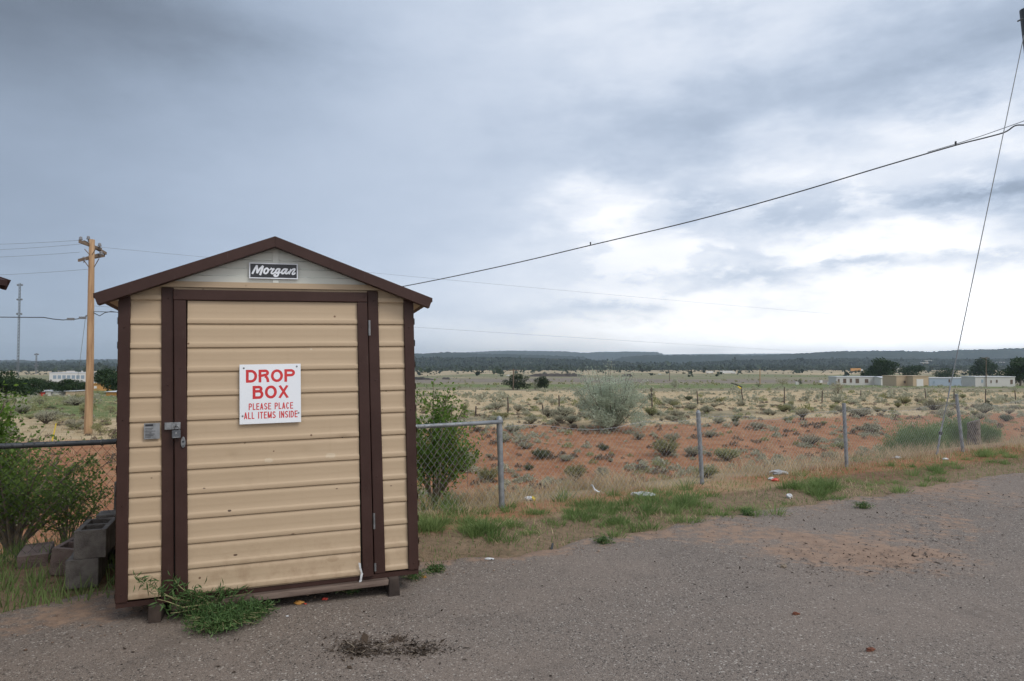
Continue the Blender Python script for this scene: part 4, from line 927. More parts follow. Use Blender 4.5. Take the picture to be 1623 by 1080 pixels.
def sp(px, py, off=0.0):
    d = ray(px, py); o_ = SO + SN * off; t = (o_ - Vector((0, 0, EYE))).dot(SN) / d.dot(SN); return Vector((0, 0, EYE)) + d * t
r0 = sp(341, 972, .05); r0.z = .012
arch_weed('leggy green weed with pale stems arching left across the shed corner',
    [[r0, sp(338, 955, .07), sp(305, 955, .09), sp(262, 944, .10), sp(240, 930, .10), sp(214, 913, .10)], [r0, sp(338, 955, .06), sp(290, 955, .10), sp(255, 938, .09), sp(238, 925, .09)],
     [r0, sp(340, 958, .06), sp(348, 942, .05), sp(354, 932, .05)], [r0, sp(330, 955, .1), sp(300, 965, .12), sp(270, 955, .12), sp(250, 950, .12)], [r0, sp(320, 957, .1), sp(290, 935, .08), sp(276, 918, .08)],
     [r0, sp(345, 950, .06), sp(370, 945, .06), sp(396, 940, .06)], [r0, sp(315, 965, .1), sp(290, 970, .12), sp(270, 972, .12)], [r0, sp(325, 950, .1), sp(310, 945, .1), sp(298, 940, .1)]], 620, .048)
for px, py, lab, s in ((553, 950, 'small green weed under the right half of the shed door', .12), (655, 927, 'small green weed beside the right skid of the shed', .15), (690, 915, 'sparse weed sprig on the asphalt right of the shed corner', .10), (955, 868, 'lone weed tuft growing out of the asphalt at centre', .11), (1185, 822, 'weed tuft at the asphalt edge below the second fence post', .10), (1368, 812, 'flat weed tuft in the asphalt right of centre', .13), (510, 940, 'tiny weed in shadow under the shed beam', .08)):
    wp = at(px, py); wp.z = max(wp.z, .008); weed(wp, lab, s * .5, s, 22, 360, .030, aspect=.2)

# grass along the lot edge, straw along the fence, tufts on the plain
def on_px(n, px, py, sx, sy):
    X = rng.normal(px, sx, n); Y = rng.normal(py, sy, n); out = []
    for a, b in zip(X, Y):
        d = ray(a, max(b, 590)); t = -(EYE - .03) / d.z; out.append((d.x * t, d.y * t))
    P = np.array(out); z = ground_z(P[:, 0], P[:, 1]); z = np.where(fence_d(P[:, 0], P[:, 1]) < -1.3, .005, z); return np.column_stack([P, z])
GR = [(a_, b_, c_ * 1.15, d_ * 1.2, int(n_ * .62), h_) for a_, b_, c_, d_, n_, h_ in [(742, 838, 34, 6, 2600, .07), (700, 812, 18, 9, 1500, .09), (770, 836, 20, 6, 1200, .07), (842, 822, 30, 8, 900, .05), (930, 822, 34, 9, 2400, .07), (1000, 806, 45, 8, 2400, .07), (1085, 798, 40, 8, 2600, .075), (1290, 774, 18, 5, 2300, .085), (1330, 771, 20, 4, 700, .06),
      (1390, 768, 22, 4, 700, .06), (1500, 744, 26, 4, 1300, .07), (1470, 757, 22, 3, 600, .06), (1590, 728, 26, 4, 1200, .07), (1545, 724, 18, 3, 400, .05), (1150, 812, 30, 5, 500, .05), (880, 835, 60, 10, 900, .045), (1200, 790, 60, 8, 800, .045), (680, 835, 14, 10, 1200, .06), (1370, 728, 12, 3, 250, .08), (1100, 815, 50, 6, 500, .05)]]
Vs, Qs, n0 = [], [], 0
for px, py, sx, sy, n, h in GR:
    k = max(6, n // 75); ctr = on_px(k, px, py, sx, sy); i = rng.integers(0, k, n); O2 = np.column_stack([rng.normal(0, .042, n), rng.normal(0, .042, n), np.zeros(n)]); P = ctr[i] + O2; cs = rng.lognormal(0, .35, k)[i]
    V, Q = blades(P, h * cs * rng.uniform(.3, 1.4, n), .0032, 1.2, None, O2 * 14); Vs.append(V); Qs.append(Q + n0); n0 += len(V)
def rnd_strip(n, d0, d1, x0, x1):
    x = rng.uniform(x0, x1, n); d = rng.uniform(d0, d1, n); X = x - .495 * d; Y = 7.07 + .57 * x + .869 * d; return np.column_stack([X, Y, ground_z(X, Y)])
P = rnd_strip(7000, -1.4, .1, -1.6, 9); V, Q = blades(P, .035 * rng.uniform(.5, 1.6, len(P)), .0028, 1.0); Vs.append(V); Qs.append(Q + n0); n0 += len(V)
P = rnd_strip(4500, -1.0, .5, -5.2, -2.3); P = P[wob(P[:, 0], P[:, 1], 3) > -.3]; V, Q = blades(P, .11 * rng.uniform(.4, 1.6, len(P)), .004, .7); Vs.append(V); Qs.append(Q + n0); n0 += len(V)
tag(np_mesh('grass', np.concatenate(Vs), np.concatenate(Qs), M['grass']), kind='stuff')
Vs, Qs, n0 = [], [], 0
P = rnd_strip(4200, -.30, .8, -1.5, 11); P = P[wob(P[:, 0], P[:, 1], 1.7, 2) > -.35]; V, Q = blades(P, .075 * rng.uniform(.3, 2.2, len(P)) ** 1.3, .0028, 1.0); Vs.append(V); Qs.append(Q + n0); n0 += len(V)
P = rnd_strip(11000, -1.35, .2, -1.2, 9); P = P[wob(P[:, 0], P[:, 1], 1.4, 4) + rng.normal(0, .2, len(P)) > .05 + .12 * P[:, 0]]; V, Q = blades(P, .04 * rng.uniform(.4, 1.8, len(P)), .003, 1.6); Vs.append(V); Qs.append(Q + n0); n0 += len(V)
for px, py, sx, sy, n in ((900, 768, 40, 6, 500), (960, 772, 40, 4, 600), (1200, 745, 60, 5, 600), (760, 790, 40, 6, 500), (1440, 722, 30, 4, 500), (1330, 730, 40, 4, 300)):
    P = on_px(n, px, py, sx, sy); V, Q = blades(P, rng.uniform(.05, .30, n) ** 1.1, .0028, 1.5); Vs.append(V); Qs.append(Q + n0); n0 += len(V)
tag(np_mesh('dry_grass', np.concatenate(Vs), np.concatenate(Qs), M['straw']), kind='stuff')
# straw and grass tufts over the far bank and the plain
def scatter_polar(n, y0, y1, half=.95):
    y = np.exp(rng.uniform(np.log(y0), np.log(y1), n)); x = rng.uniform(-half, half, n) * y; return x, y
x, y = scatter_polar(26000, 18, 120); keep = (fence_d(x, y) > 7) & (bank_d(x, y) > -12.5) & (wob(x, y, .5, 1) + rng.normal(0, .5, len(x)) > .0) & ((bank_d(x, y) > -2) | (rng.uniform(size=len(x)) < .45)); x, y = x[keep], y[keep]
P = np.column_stack([x, y, ground_z(x, y)]); P = np.repeat(P, 4, 0) + np.column_stack([rng.normal(0, .10, 4 * len(P)), rng.normal(0, .10, 4 * len(P)), np.zeros(4 * len(P))])
V, Q = blades(P, rng.uniform(.04, .20, len(P)), .009 * np.clip(P[:, 1] / 35, .7, 3), 1.6)
tag(np_mesh('bunch_grass', V, Q, M['straw']), kind='stuff')

# ------------------------------------------------------------------ the silver tree, feathery clump, stump
ob = at(968, 684); oh = (684 - 577) / F * ob.y
ot = empty('silver_tree', ob, 'round silvery grey tree on the red bank beyond the fence', 'tree')
pa = branch_paths(38, oh * 1.16, oh * .60, .08, curve=.05, start=0); sub = []
for p in pa:
    for k in range(4):
        j = random.randint(1, 4); b = np.array(p[j]); q = random.uniform(0, 6.28); L = oh * random.uniform(.10, .24)
        e = b + np.array([math.cos(q) * L, math.sin(q) * L, L * random.uniform(.0, .9)]); sub.append([tuple(b + (e - b) * t) for t in np.linspace(0, 1, 6)])
mb = MB()
for p in pa: mb.tube(p, np.linspace(.024, .005, 6), 5)
mb.build('trunk', M['bark'], ot)
C = np.concatenate([along(pa, 4500, .10, .12), along(sub, 11000, .1, .10)]); C[:, 2] = np.maximum(C[:, 2], .05); E_ = []
for i in range(34):
    q = random.uniform(0, 6.28); r_ = oh * .46 * math.sqrt(random.uniform(0, 1)); z_ = oh * random.uniform(.12, .62); n_ = 260; v_ = rng.normal(size=(n_, 3)); v_ /= np.linalg.norm(v_, axis=1)[:, None]
    E_.append(np.array([r_ * math.cos(q), r_ * math.sin(q), z_]) + v_ * (oh * random.uniform(.08, .15) * rng.uniform(.3, 1.1, n_) ** .6)[:, None])
C = np.concatenate([C] + E_); foliage('crown', C, .10, M['olive'], ot, .36, up=.3)
fb = at(1480, 716); fh = 1.0
def clump(px, pyt, w_px, depth, label, n=900, m='feather'):
    b = at_depth(px, pyt, depth); top = b.z; b.z = float(ground_z(b.x, b.y)) - .02; W2, Hh = w_px / 2 / F * depth, top - b.z; root = empty('brush_clump', b, label, 'shrub')
    q = rng.uniform(0, 6.28, n); r = np.sqrt(rng.uniform(0, 1, n)); P = np.column_stack([W2 * r * np.cos(q), W2 * .6 * r * np.sin(q), np.zeros(n)])
    P[:, 2] = ground_z(P[:, 0] + b.x, P[:, 1] + b.y) - b.z
    V, Q = blades(P, (Hh - P[:, 2] * .6) * rng.uniform(.6, 1.08, n) * (1 - .40 * r ** 2), .007, .35); np_mesh('stem_cluster', V, Q, M[m], root)
    v = V.reshape(-1, 6, 3); t = rng.uniform(.15, 1, (n, 9, 1)); C = (v[:, None, 2] * (1 - t) + v[:, None, 4] * t).reshape(-1, 3) + rng.normal(0, .03, (9 * n, 3)); foliage('foliage', C, .085, M[m], root, .12, up=1.3); return root
clump(1447, 668, 100, 13.6, 'left part of the feathery green clump behind the guy wire', 700)
clump(1512, 659, 100, 14.2, 'tall middle of the feathery green clump behind the last fence post', 800)
clump(1560, 676, 50, 14.2, 'right tip of the feathery green clump beyond the stump', 350)
stb = at_depth(1545, 708, 12.7); stb.z = float(ground_z(stb.x, stb.y)); sr = 9 / F * stb.y; stt = 38 / F * stb.y
sr_ = empty('tree_stump', stb, 'weathered grey brown stump standing in the feathery green clump', 'stump')
mb = MB(); prof = [(1.25, -.1), (1.12, .1), (1.0, .35), (.95, .6), (.98, .85), (.9, 1.0)]
V = []
for r_, z in prof:
    for j in range(16):
        q = j / 16 * 6.283; rr = sr * r_ * (1 + .12 * math.sin(q * 3 + z) + random.uniform(-.05, .05)); V.append((rr * math.cos(q), rr * math.sin(q), z * stt + (.08 * math.sin(q + 2) * stt if z == 1.0 else 0)))
mb.add(V, [(i * 16 + j, i * 16 + (j + 1) % 16, (i + 1) * 16 + (j + 1) % 16, (i + 1) * 16 + j) for i in range(5) for j in range(16)] + [tuple(range(80, 96))]); mb.build('trunk', M['bark'], sr_)
MB().tube([(-sr * .3, -sr * 1.0, stt * .72), (-sr * .1, -sr * 1.25, stt * .66)], [sr * .28, sr * .22], 8).build('knot', M['bark'], sr_)

# ------------------------------------------------------------------ sagebrush
def bush_mesh(seed, m, h=.62, n=850, leaf=.085, stems=34, spread=.52):
    r = np.random.default_rng(seed); pa = branch_paths(stems, h, spread, .03, r, .15); k = int(n * .9)
    C = along(pa, k, .50, .050, r, .75); C[:, 2] = np.maximum(C[:, 2], .03); V, Q = leaf_quads(C, leaf, .42, .5, r)
    o = np_mesh('foliage', V, Q, m); mb = MB()
    for p in pa: mb.tube([p[0], p[2], p[3], p[5]], [.022, .018, .013, .004], 4)
    t = mb.build('stem_cluster', M['darktwig'], None); return o, t
PROTO = []
for kind, m, h, sp_ in (('sage', 'sage', .60, .50), ('sage', 'sage', .5, .58), ('sage', 'sage', .72, .48), ('rabbit', 'rabbit', .75, .45), ('rabbit', 'rabbit', .6, .5), ('dark', 'darkbush', .5, .5)):
    f_, s_ = bush_mesh(len(PROTO) + 20, M[m], h, 2000, .062, 46, sp_); PROTO.append((kind, f_, s_))
LAB = {'sage': ('sagebrush', 'grey-green sagebrush'), 'rabbit': ('rabbitbrush', 'yellow-green rabbitbrush'), 'dark': ('low_bush', 'low dark green bush')}
def place_bush(pi, p, s, where, label=None, sz=1.0):
    kind, f_, s_ = PROTO[pi]; nm, lb_ = LAB[kind]
    g = f'{lb_}es {where}' if lb_.endswith('bush') else lb_
    o = empty(nm, p, label or f'{lb_} {where}', 'bush', None if label else f'{lb_} plants {where}', random.uniform(0, 6.28)); o.scale = (s, s, s * sz)
    for q in (f_, s_):
        c = q.copy(); COL.objects.link(c); c.parent = o
    return o
def place_px(pi, px, py, wpx, where, label=None, sz=1.0):
    p = at(px, py); return place_bush(pi, p, wpx / F * p.y / 1.05, where, label, sz)
HAND = [(3, 1055, 724, 48, 'broad pale rabbitbrush on the bank left of the second fence post'), (4, 1152, 731, 46, 'yellow and rust tinted rabbitbrush right of the second fence post'), (0, 1381, 687, 36, 'round grey-green sagebrush alone on red soil right of the third post'),
        (5, 858, 727, 34, 'dark bush right of the first fence post'), (3, 775, 764, 40, 'pale rabbitbrush low on the bank left of the first fence post'), (3, 912, 762, 44, 'grey-green brush low on the bank below the silver tree'), (0, 955, 755, 30, 'small sagebrush between the silver tree and the grass'),
        (4, 1120, 757, 40, 'straw coloured brush at the foot of the second post'), (0, 812, 686, 30, 'sagebrush above the top of the first fence post'), (0, 842, 672, 26, 'round sagebrush on the bank edge near the first post'), (1, 788, 648, 26, 'pale sagebrush on the tan grass above the shed-side rail'), (2, 905, 672, 24, 'sagebrush at the left foot of the silver tree'),
        (1, 1065, 642, 26, 'grey leafless looking sagebrush right of the silver tree'), (0, 1120, 655, 26, 'low sagebrush beside the second fence post top'), (1, 1200, 680, 26, 'greyish brush at the bank edge beyond the second post'), (2, 1272, 662, 26, 'sagebrush behind the third fence post'), (1, 1365, 660, 36, 'wide grey sagebrush on the bank edge near the trailers'), (0, 1480, 650, 40, 'wide grey sagebrush left of the last fence post'), (1, 1500, 662, 30, 'lower sagebrush in front of the last post'),
        (0, 1335, 655, 28, 'sagebrush right of the third post top'), (5, 1595, 668, 24, 'dark bush on red soil at the far right'), (0, 1560, 655, 30, 'sagebrush beside the stump'), (0, 700, 655, 22, 'sagebrush behind the bright shrub')]
for pi, px, py, wp_, lab in HAND: place_px(pi, px, py, wp_, '', lab, random.uniform(.8, 1.0))
cnt = 0; taken = []
for i in range(3000):
    if cnt >= 235: break
    x_, y_ = [float(v[0]) for v in scatter_polar(1, 16, 75, .80)]; b_ = bank_d(x_, y_)
    if fence_d(x_, y_) < 6: continue
    px = CX + F * x_ / y_
    if 150 < px < 640 or px < -10 or px > 1640: continue
    if b_ < -3 and wob(x_, y_, .35, 1) + random.gauss(0, .6) < .15: continue
    s = random.lognormvariate(-.60, .48) * (.85 if b_ < -3 else 1.05)
    if any((x_ - a) ** 2 + (y_ - c) ** 2 < (.42 * (s + t)) ** 2 for a, c, t in taken): continue
    taken.append((x_, y_, s)); pi = random.choices(range(6), (5, 5, 4, 2, 2, 2))[0]
    where = ('on the red bank' if b_ < -3 else 'along the bank edge' if b_ < 6 else 'on the tan plain') + (' left of the pole' if px < 150 else '')
    place_bush(pi, on_ground(x_, y_), s, where, None, random.uniform(.75, 1.1)); cnt += 1
for k, f_, s_ in PROTO:                          # the master meshes themselves are not part of the scene
    bpy.data.objects.remove(f_); bpy.data.objects.remove(s_)
# the countless brush farther out: one mesh of many small bushes
def far_brush(name, n, y0, y1, m, size, per, leaf, dens):
    x, y = scatter_polar(n, y0, y1, .98); keep = dens(x, y) > rng.uniform(size=n); x, y = x[keep], y[keep]; z = ground_z(x, y)
    s = size * np.clip(rng.lognormal(-.05, .45, len(x)), .3, 1.65); k = np.repeat(np.arange(len(x)), per); N = len(k)
    q = rng.uniform(0, 6.28, N); r = np.sqrt(rng.uniform(0, 1, N)); C = np.column_stack([x[k] + s[k] * r * np.cos(q) * .6, y[k] + s[k] * r * np.sin(q) * .6, z[k] + s[k] * .62 * (1 - .75 * r ** 2) * rng.uniform(.25, 1, N)])
    V, Q = leaf_quads(C, leaf * s[k], .6, .4); return tag(np_mesh(name, V, Q, m), kind='stuff')
far_brush('distant_brush', 2600, 60, 260, M['sage'], .52, 34, .45, lambda x, y: (x / y > -.42) * .35 + .45 * (wob(x, y, .05, 1) > -.1))
far_brush('dead_brush', 5000, 17, 60, M['deadbrush'], .21, 84, .23, lambda x, y: (fence_d(x, y) > 6) * (.10 + .8 * (wob(x, y, .5, 5) > .2)))
far_brush('low_green_brush', 2600, 17, 60, M['rabbit'], .22, 90, .24, lambda x, y: (fence_d(x, y) > 6) * (.10 + .8 * (wob(x, y, .45, 7) > .25)))
far_brush('small_brush', 4400, 17, 62, M['sage'], .24, 105, .24, lambda x, y: (x / y > -.40) * (fence_d(x, y) > 7) * (.10 + .85 * (wob(x, y, .4, 3) > .12)))
far_brush('green_brush', 1200, 44, 300, M['rabbit'], .50, 60, .32, lambda x, y: .15 + .6 * (x / y < -.5) + .2 * (wob(x, y, .03, 4) > .3))

far_brush('distant_scrub', 1500, 820, 1350, M['woodland'], 1.5, 20, .9, lambda x, y: .20 + .7 * (wob(x, y, .012, 6) > .25))
far_brush('distant_tufts', 2600, 230, 850, M['rabbit'], .55, 16, .9, lambda x, y: .2 + .7 * (wob(x, y, .02, 6) > .2))
# ------------------------------------------------------------------ barbed wire fence on the plain
wf = [(753.8, 644, 660), (804.7, 630, 657), (859.9, 642, 654), (886, 627, 655.6), (1034, 615, 648), (1105.6, 620, 643), (1243, 614, 642), (1302.7, 620, 639.5), (1364, 619, 636), (1417, 619, 631), (1467.3, 616, 634), (1511.8, 617, 637), (1561.8, 617, 640), (1594, 625, 636), (1609.5, 619, 640)]
w0 = at(753.8, 660); wfr = empty('barbed_wire_fence', w0, 'old wire fence of thin dark wooden posts across the tan plain', 'fence'); tops = []
for px, pt, pb in wf:
    b = at(px, pb); h = (pb - pt) / F * b.y; l = random.uniform(-.10, .10); t = b + Vector((l, 0, h)); tops.append((b, t))
    MB().tube([b - w0 - Vector((0, 0, .2)), b.lerp(t, .5) - w0 + Vector((random.uniform(-.03, .03), 0, 0)), t - w0], [.055, .05, .04], 6).build('post', M['post'], wfr)
for k in (.45, .8):
    MB().tube([b.lerp(t, k) - w0 for b, t in tops], .004, 4).build('strand', M['wire_dark'], wfr)
bp = at(1177, 643); bt = at_depth(1175, 615, bp.y) - bp; bs = empty('broken_post', bp, 'crooked thin post with a black and yellow strip hanging from its top', 'post')
MB().tube([(0, 0, -.2), bt * .4 + Vector((.05, 0, 0)), bt * .7, bt], [.05, .045, .045, .04], 6).build('shaft', M['post'], bs)
a_, b_ = at_depth(1158, 607.5, bp.y) - bp, at_depth(1176, 614, bp.y) - bp
MB().tube([a_, (a_ + b_) / 2 + Vector((0, 0, .05)), b_], [.02, .05, .07], 6).build('black_strip', M['cable'], bs)
MB().tube([(a_ + b_) / 2 + Vector((.1, -.05, -.1)), b_ + Vector((-.1, -.05, -.10))], [.06, .06], 6).build('yellow_strip', M['yellow'], bs)
o = MB().tube([at(80, 700) - Vector((0, 0, .3)), at_depth(89, 671, at(80, 700).y)], [.03, .02], 6).build('marker_stake', M['yellow'], None); tag(o, 'thin pale yellow stake leaning behind the left fence rail', 'stake')
tag(MB().tube([at(1205, 727), at_depth(1208, 700, at(1205, 727).y)], [.010, .005], 5).build('dry_stalk', M['straw'], None), 'tall pale dry stalk right of the second fence post', 'stalk')
tag(MB().tube([at(742, 790), at_depth(740, 708, at(742, 790).y)], [.006, .005], 5).build('thin_stake', M['wire_dark'], None), 'thin dark upright rod left of the first fence post', 'stake')

# ------------------------------------------------------------------ trees on the plain
def tree(px, pyb, w_px, h_px, label, m='tree', leaves=2600, lobes=9, trunk=.22, bare=0.12, group=None):
    b = at(px, pyb); s = b.y / F; Wd, Hh = w_px * s * 1.22, h_px * s; o = empty('tree', b, label, 'tree', group)
    mb = MB(); mb.tube([(0, 0, -.3), (Wd * .02, 0, Hh * .25), (0, 0, Hh * .6)], [Hh * .035, Hh * .028, Hh * .012], 8); ctr = []
    for i in range(lobes):
        q = i / lobes * 6.283 + random.uniform(-.3, .3); r = Wd * random.uniform(.12, .34); z = Hh * random.uniform(bare + .16, .80)
        c = np.array([r * math.cos(q), r * math.sin(q), z]); ctr.append((c, Wd * random.uniform(.16, .26)))
        mb.tube([(0, 0, max(Hh * .12, z * .5)), tuple(c * .6 + np.array([0, 0, z * .25])), tuple(c)], [Hh * .014, Hh * .009, Hh * .004], 5)
    ctr.append((np.array([0, 0, Hh * .80]), Wd * .22)); ctr.append((np.array([0, 0, Hh * .5]), Wd * .3))
    mb.build('trunk', M['bark'], o); Cs = []
    for c, rr in ctr:
        n = leaves // len(ctr); v = rng.normal(size=(n, 3)); v /= np.linalg.norm(v, axis=1)[:, None]; v *= (rr * rng.uniform(.35, 1.08, n) ** .6)[:, None]; v[:, 2] *= .8 * min(1.3, Hh / Wd); Cs.append(c + v)
    C = np.concatenate(Cs); C[:, 2] = np.clip(C[:, 2], Hh * bare * .5, Hh * 1.02); foliage('crown', C, Hh * .085, M[m], o, .6); return o
tree(1396, 607, 42, 40, 'large dark cottonwood behind the white trailer home', leaves=3400)
tree(1376, 606, 26, 20, 'small dark tree tucked left of the large cottonwood')
tree(1447, 604, 36, 25, 'wide dark tree behind the tan garage')
tree(1499, 603, 34, 20, 'low dark tree behind the blue grey trailer home')
tree(1560, 603, 38, 36, 'dark tree behind the brown pole and the grey trailer')
tree(1617, 612, 46, 46, 'big dark tree cut by the right edge of the photo', leaves=3200)
tree(820, 618, 36, 27, 'dark juniper clump behind the thin pole, left of the silver tree', 'juniper', bare=.02)
tree(860, 618, 22, 22, 'smaller dark juniper just left of the silver tree', 'juniper', bare=.02)
tree(848, 618, 12, 14, 'thin leafless looking bush between the two junipers', 'sage', 500, bare=.02)
tree(1070, 616, 16, 17, 'pale olive bush beyond the silver tree on the plain', 'sage', 700, bare=.02)
tree(1032, 638, 10, 26, 'scraggly dead looking bush right of the silver tree', 'darkbush', 220, bare=.1)
tree(1240, 612, 18, 12, 'olive bush left of the white trailer home', 'rabbit', 600, bare=.02)
tree(1268, 610, 8, 9, 'small dark round bush left of the white trailer', 'juniper', 400, bare=.02)
tree(1202, 614, 9, 7, 'small dark bush at the foot of the lone tan pole', 'juniper', 400, bare=.02)
tree(1328, 626, 16, 22, 'loose twiggy bush on the plain in front of the white trailer', 'sage', 500, bare=.02)
tree(8, 634, 64, 48, 'dark rounded tree at the left edge behind the bright shrub', leaves=2800)
tree(48, 628, 40, 30, 'dark bushy tree right of the leftmost one'); tree(78, 627, 36, 25, 'dark tree under the left end of the white building')
tree(106, 627, 34, 27, 'dark tree in the middle of the row before the white building'); tree(127, 626, 26, 23, 'dark tree touching the left pole')
tree(170, 624, 44, 40, 'dark tree standing between the left pole and the shed', leaves=3000); tree(186, 625, 30, 32, 'dark tree half hidden by the shed corner')
tree(155, 627, 16, 12, 'low green bush right of the left pole', 'rabbit', 500, bare=.02)
# green brush in the left field
for px, py, wd, h, lab in ((62, 643, 40, 16, 'wide grey green brush in the left field'), (100, 642, 34, 14, 'green brush left of the pole in the field'), (128, 640, 30, 18, 'bright green brush touching the pole'), (92, 670, 24, 13, 'grey brush in the field near the leaning stake'), (118, 682, 24, 12, 'low brush left of the pole foot'), (160, 668, 26, 10, 'low green brush between pole and shed'), (175, 655, 26, 12, 'green brush beside the shed corner'), (158, 690, 30, 22, 'grey green brush right of the pole foot')):
    tree(px, py, wd, h, lab, 'rabbit', 700, 7, bare=.02)

# juniper woodland on the slopes and scattered over the far plain
def woodland():
    Vs = []; n = 34000
    px = rng.uniform(-300, 1900, n); u = rng.uniform(0, 1, n) ** .9; D = 1250 + u * 950
    hp = np.interp(px, [-700, 0, 190, 420, 660, 800, 930, 1000, 1080, 1170, 1250, 1340, 1440, 1623, 2300], [570, 576, 575, 572, 567, 566.5, 570, 575, 576, 571, 570, 568, 569.5, 568, 560])
    top = EYE + (575 - hp) / F * 2300; base = -30.0; front = 850
    az_ = (px - CX) / F; off = -front * (1 + .25 * np.sin(px * .031 - front))
    t = np.clip((D - 2300 + front) / front, 0, 1); zh = base + (top - base) * np.interp(t, [0, .25, .5, .75, .92, 1], [0, .10, .32, .66, .92, 1])
    x = az_ * D; z = np.maximum(zh, ground_z(x, D)); keep = (rng.uniform(size=n) < np.clip((D - 1230) / 260, .14, 1)); x, D, z = x[keep], D[keep], z[keep]
    xs, ys = scatter_polar(520, 560, 1500, .85); ks = rng.uniform(size=520) < np.clip((ys - 500) / 900, .08, 1); x = np.concatenate([x, xs[ks]]); D = np.concatenate([D, ys[ks]]); z = np.concatenate([z, ground_z(xs[ks], ys[ks])])
    per = 7; k = np.repeat(np.arange(len(x)), per); N = len(k); s = rng.lognormal(.95, .28, len(x)) * 1.25
    C = np.column_stack([x[k], D[k], z[k] + s[k] * .2]) + rng.normal(0, .55, (N, 3)) * s[k][:, None] * np.array([.8, .8, .45]) + np.column_stack([np.zeros(N), np.zeros(N), s[k] * .5])
    V, Q = leaf_quads(C, s[k] * 1.3, .9, .5); tag(np_mesh('juniper_woodland', V, Q, M['woodland']), kind='stuff')
woodland()

# ------------------------------------------------------------------ buildings and vehicles in the distance
def box_house(px0, px1, pyt, pyb, label, wall, roof='flat', wins=(), cat='building', name='building', depth=8, roofm='roofgrey', door=None, skew=0.0):
    b = at((px0 + px1) / 2, pyb); s = b.y / F; Wd = (px1 - px0) * s; Hh = (pyb - pyt) * s; rz = -math.atan2(b.x, b.y) * skew
    o = empty(name, b, label, cat, rz=rz)
    ev = Hh * (.86 if roof != 'flat' else .93)
    mb = MB().box((-Wd / 2, 0, -.6), (Wd / 2, depth, ev)); mb.build('wall', M[wall], o)
    if roof == 'flat': MB().box((-Wd / 2 - .15, -.15, ev + .002), (Wd / 2 + .15, depth + .15, Hh)).build('roof', M[roofm], o)
    else:
        mb = MB(); mb.add([(-Wd / 2 - .3, -.3, ev), (Wd / 2 + .3, -.3, ev), (Wd / 2 + .3, depth + .3, ev), (-Wd / 2 - .3, depth + .3, ev), (-Wd / 2 - .3, depth / 2, Hh), (Wd / 2 + .3, depth / 2, Hh)], [(0, 1, 5, 4), (2, 3, 4, 5), (0, 4, 3), (1, 2, 5), (0, 3, 2, 1)]); mb.build('roof', M[roofm], o)
    for (f0, f1, z0, z1, m_) in wins:
        wn = MB().box((-Wd / 2 + f0 * Wd, -.05, z0 * Hh), (-Wd / 2 + f1 * Wd, -.004, z1 * Hh)).build('window', M[m_], o)
        MB().box((-Wd / 2 + f0 * Wd - .08, -.07, z0 * Hh - .1), (-Wd / 2 + f1 * Wd + .08, -.004, z0 * Hh - .01)).build('sill', M[wall], wn)
    if door: MB().box((-Wd / 2 + door[0] * Wd, -.06, -.1), (-Wd / 2 + door[1] * Wd, -.005, door[2] * Hh)).build('door', M[door[3]], o)
    return o
box_house(1326, 1396, 597, 611, 'white mobile home with brown boarded windows, left end of the row', 'trailer_grey', wins=[(.03, .07, .32, .72, 'brownwin'), (.15, .22, .25, .75, 'brownwin'), (.30, .35, .3, .75, 'brownwin'), (.43, .51, .25, .75, 'brownwin'), (.64, .72, .28, .7, 'brownwin')], name='mobile_home', cat='mobile home', depth=6)
box_house(1396.5, 1412, 597, 611, 'white gabled end section of the left mobile home', 'trailer_white', 'gable', wins=[(.3, .7, .2, .62, 'tanwall')], name='mobile_home', cat='mobile home', depth=6)
box_house(1412.5, 1421, 597.5, 609, 'small brown lean-to between the white trailer and tan garage', 'tanwall', wins=[(.1, .45, .2, .65, 'brownwin')], name='lean_to', depth=5)
box_house(1421, 1447, 596, 612, 'tan stucco garage, its long shaded wall part', 'tanwall', wins=[(.44, .56, .25, .5, 'brownwin')], name='garage', cat='garage', roofm='tanwall')
box_house(1447.4, 1472, 596, 612.5, 'tan garage front with a white roller door', 'tanwall', door=(.22, .65, .68, 'trailer_white'), name='garage', cat='garage', roofm='tanwall')
box_house(1473, 1545.5, 599, 612, 'blue grey mobile home with white roof between garage and grey home', 'trailer_blue', wins=[(.08, .12, .3, .62, 'bluewin'), (.42, .46, .42, .8, 'brownwin'), (.70, .75, .4, .75, 'brownwin'), (.84, .88, .4, .75, 'bluewin')], name='mobile_home', cat='mobile home', depth=6)
box_house(1546, 1609, 597, 613, 'grey mobile home at the right end of the row', 'trailer_grey', wins=[(.15, .20, .38, .7, 'bluewin'), (.38, .41, .35, .62, 'brownwin'), (.52, .56, .38, .66, 'brownwin'), (.88, .94, .25, .68, 'brownwin')], name='mobile_home', cat='mobile home', depth=6)
box_house(78, 137, 590.5, 607, 'long white two-level school building behind the trees at left', 'trailer_white', wins=[(.10 + i * .125, .19 + i * .125, .38, .72, 'bluewin') for i in range(7)], depth=14)
box_house(105, 136, 588, 593, 'raised white roof section on top of the left school building', 'trailer_white', depth=8, name='roof_hall')
box_house(146, 158, 607, 620, 'orange walled house between the left pole and dark tree', 'orangewall', 'gable', wins=[(.25, .6, .3, .6, 'trailer_white')], name='house', cat='house', roofm='orangewall')
box_house(168, 186, 620.5, 627.5, 'low orange house with pale roof beside the shed corner', 'orangewall', 'gable', name='house', cat='house')
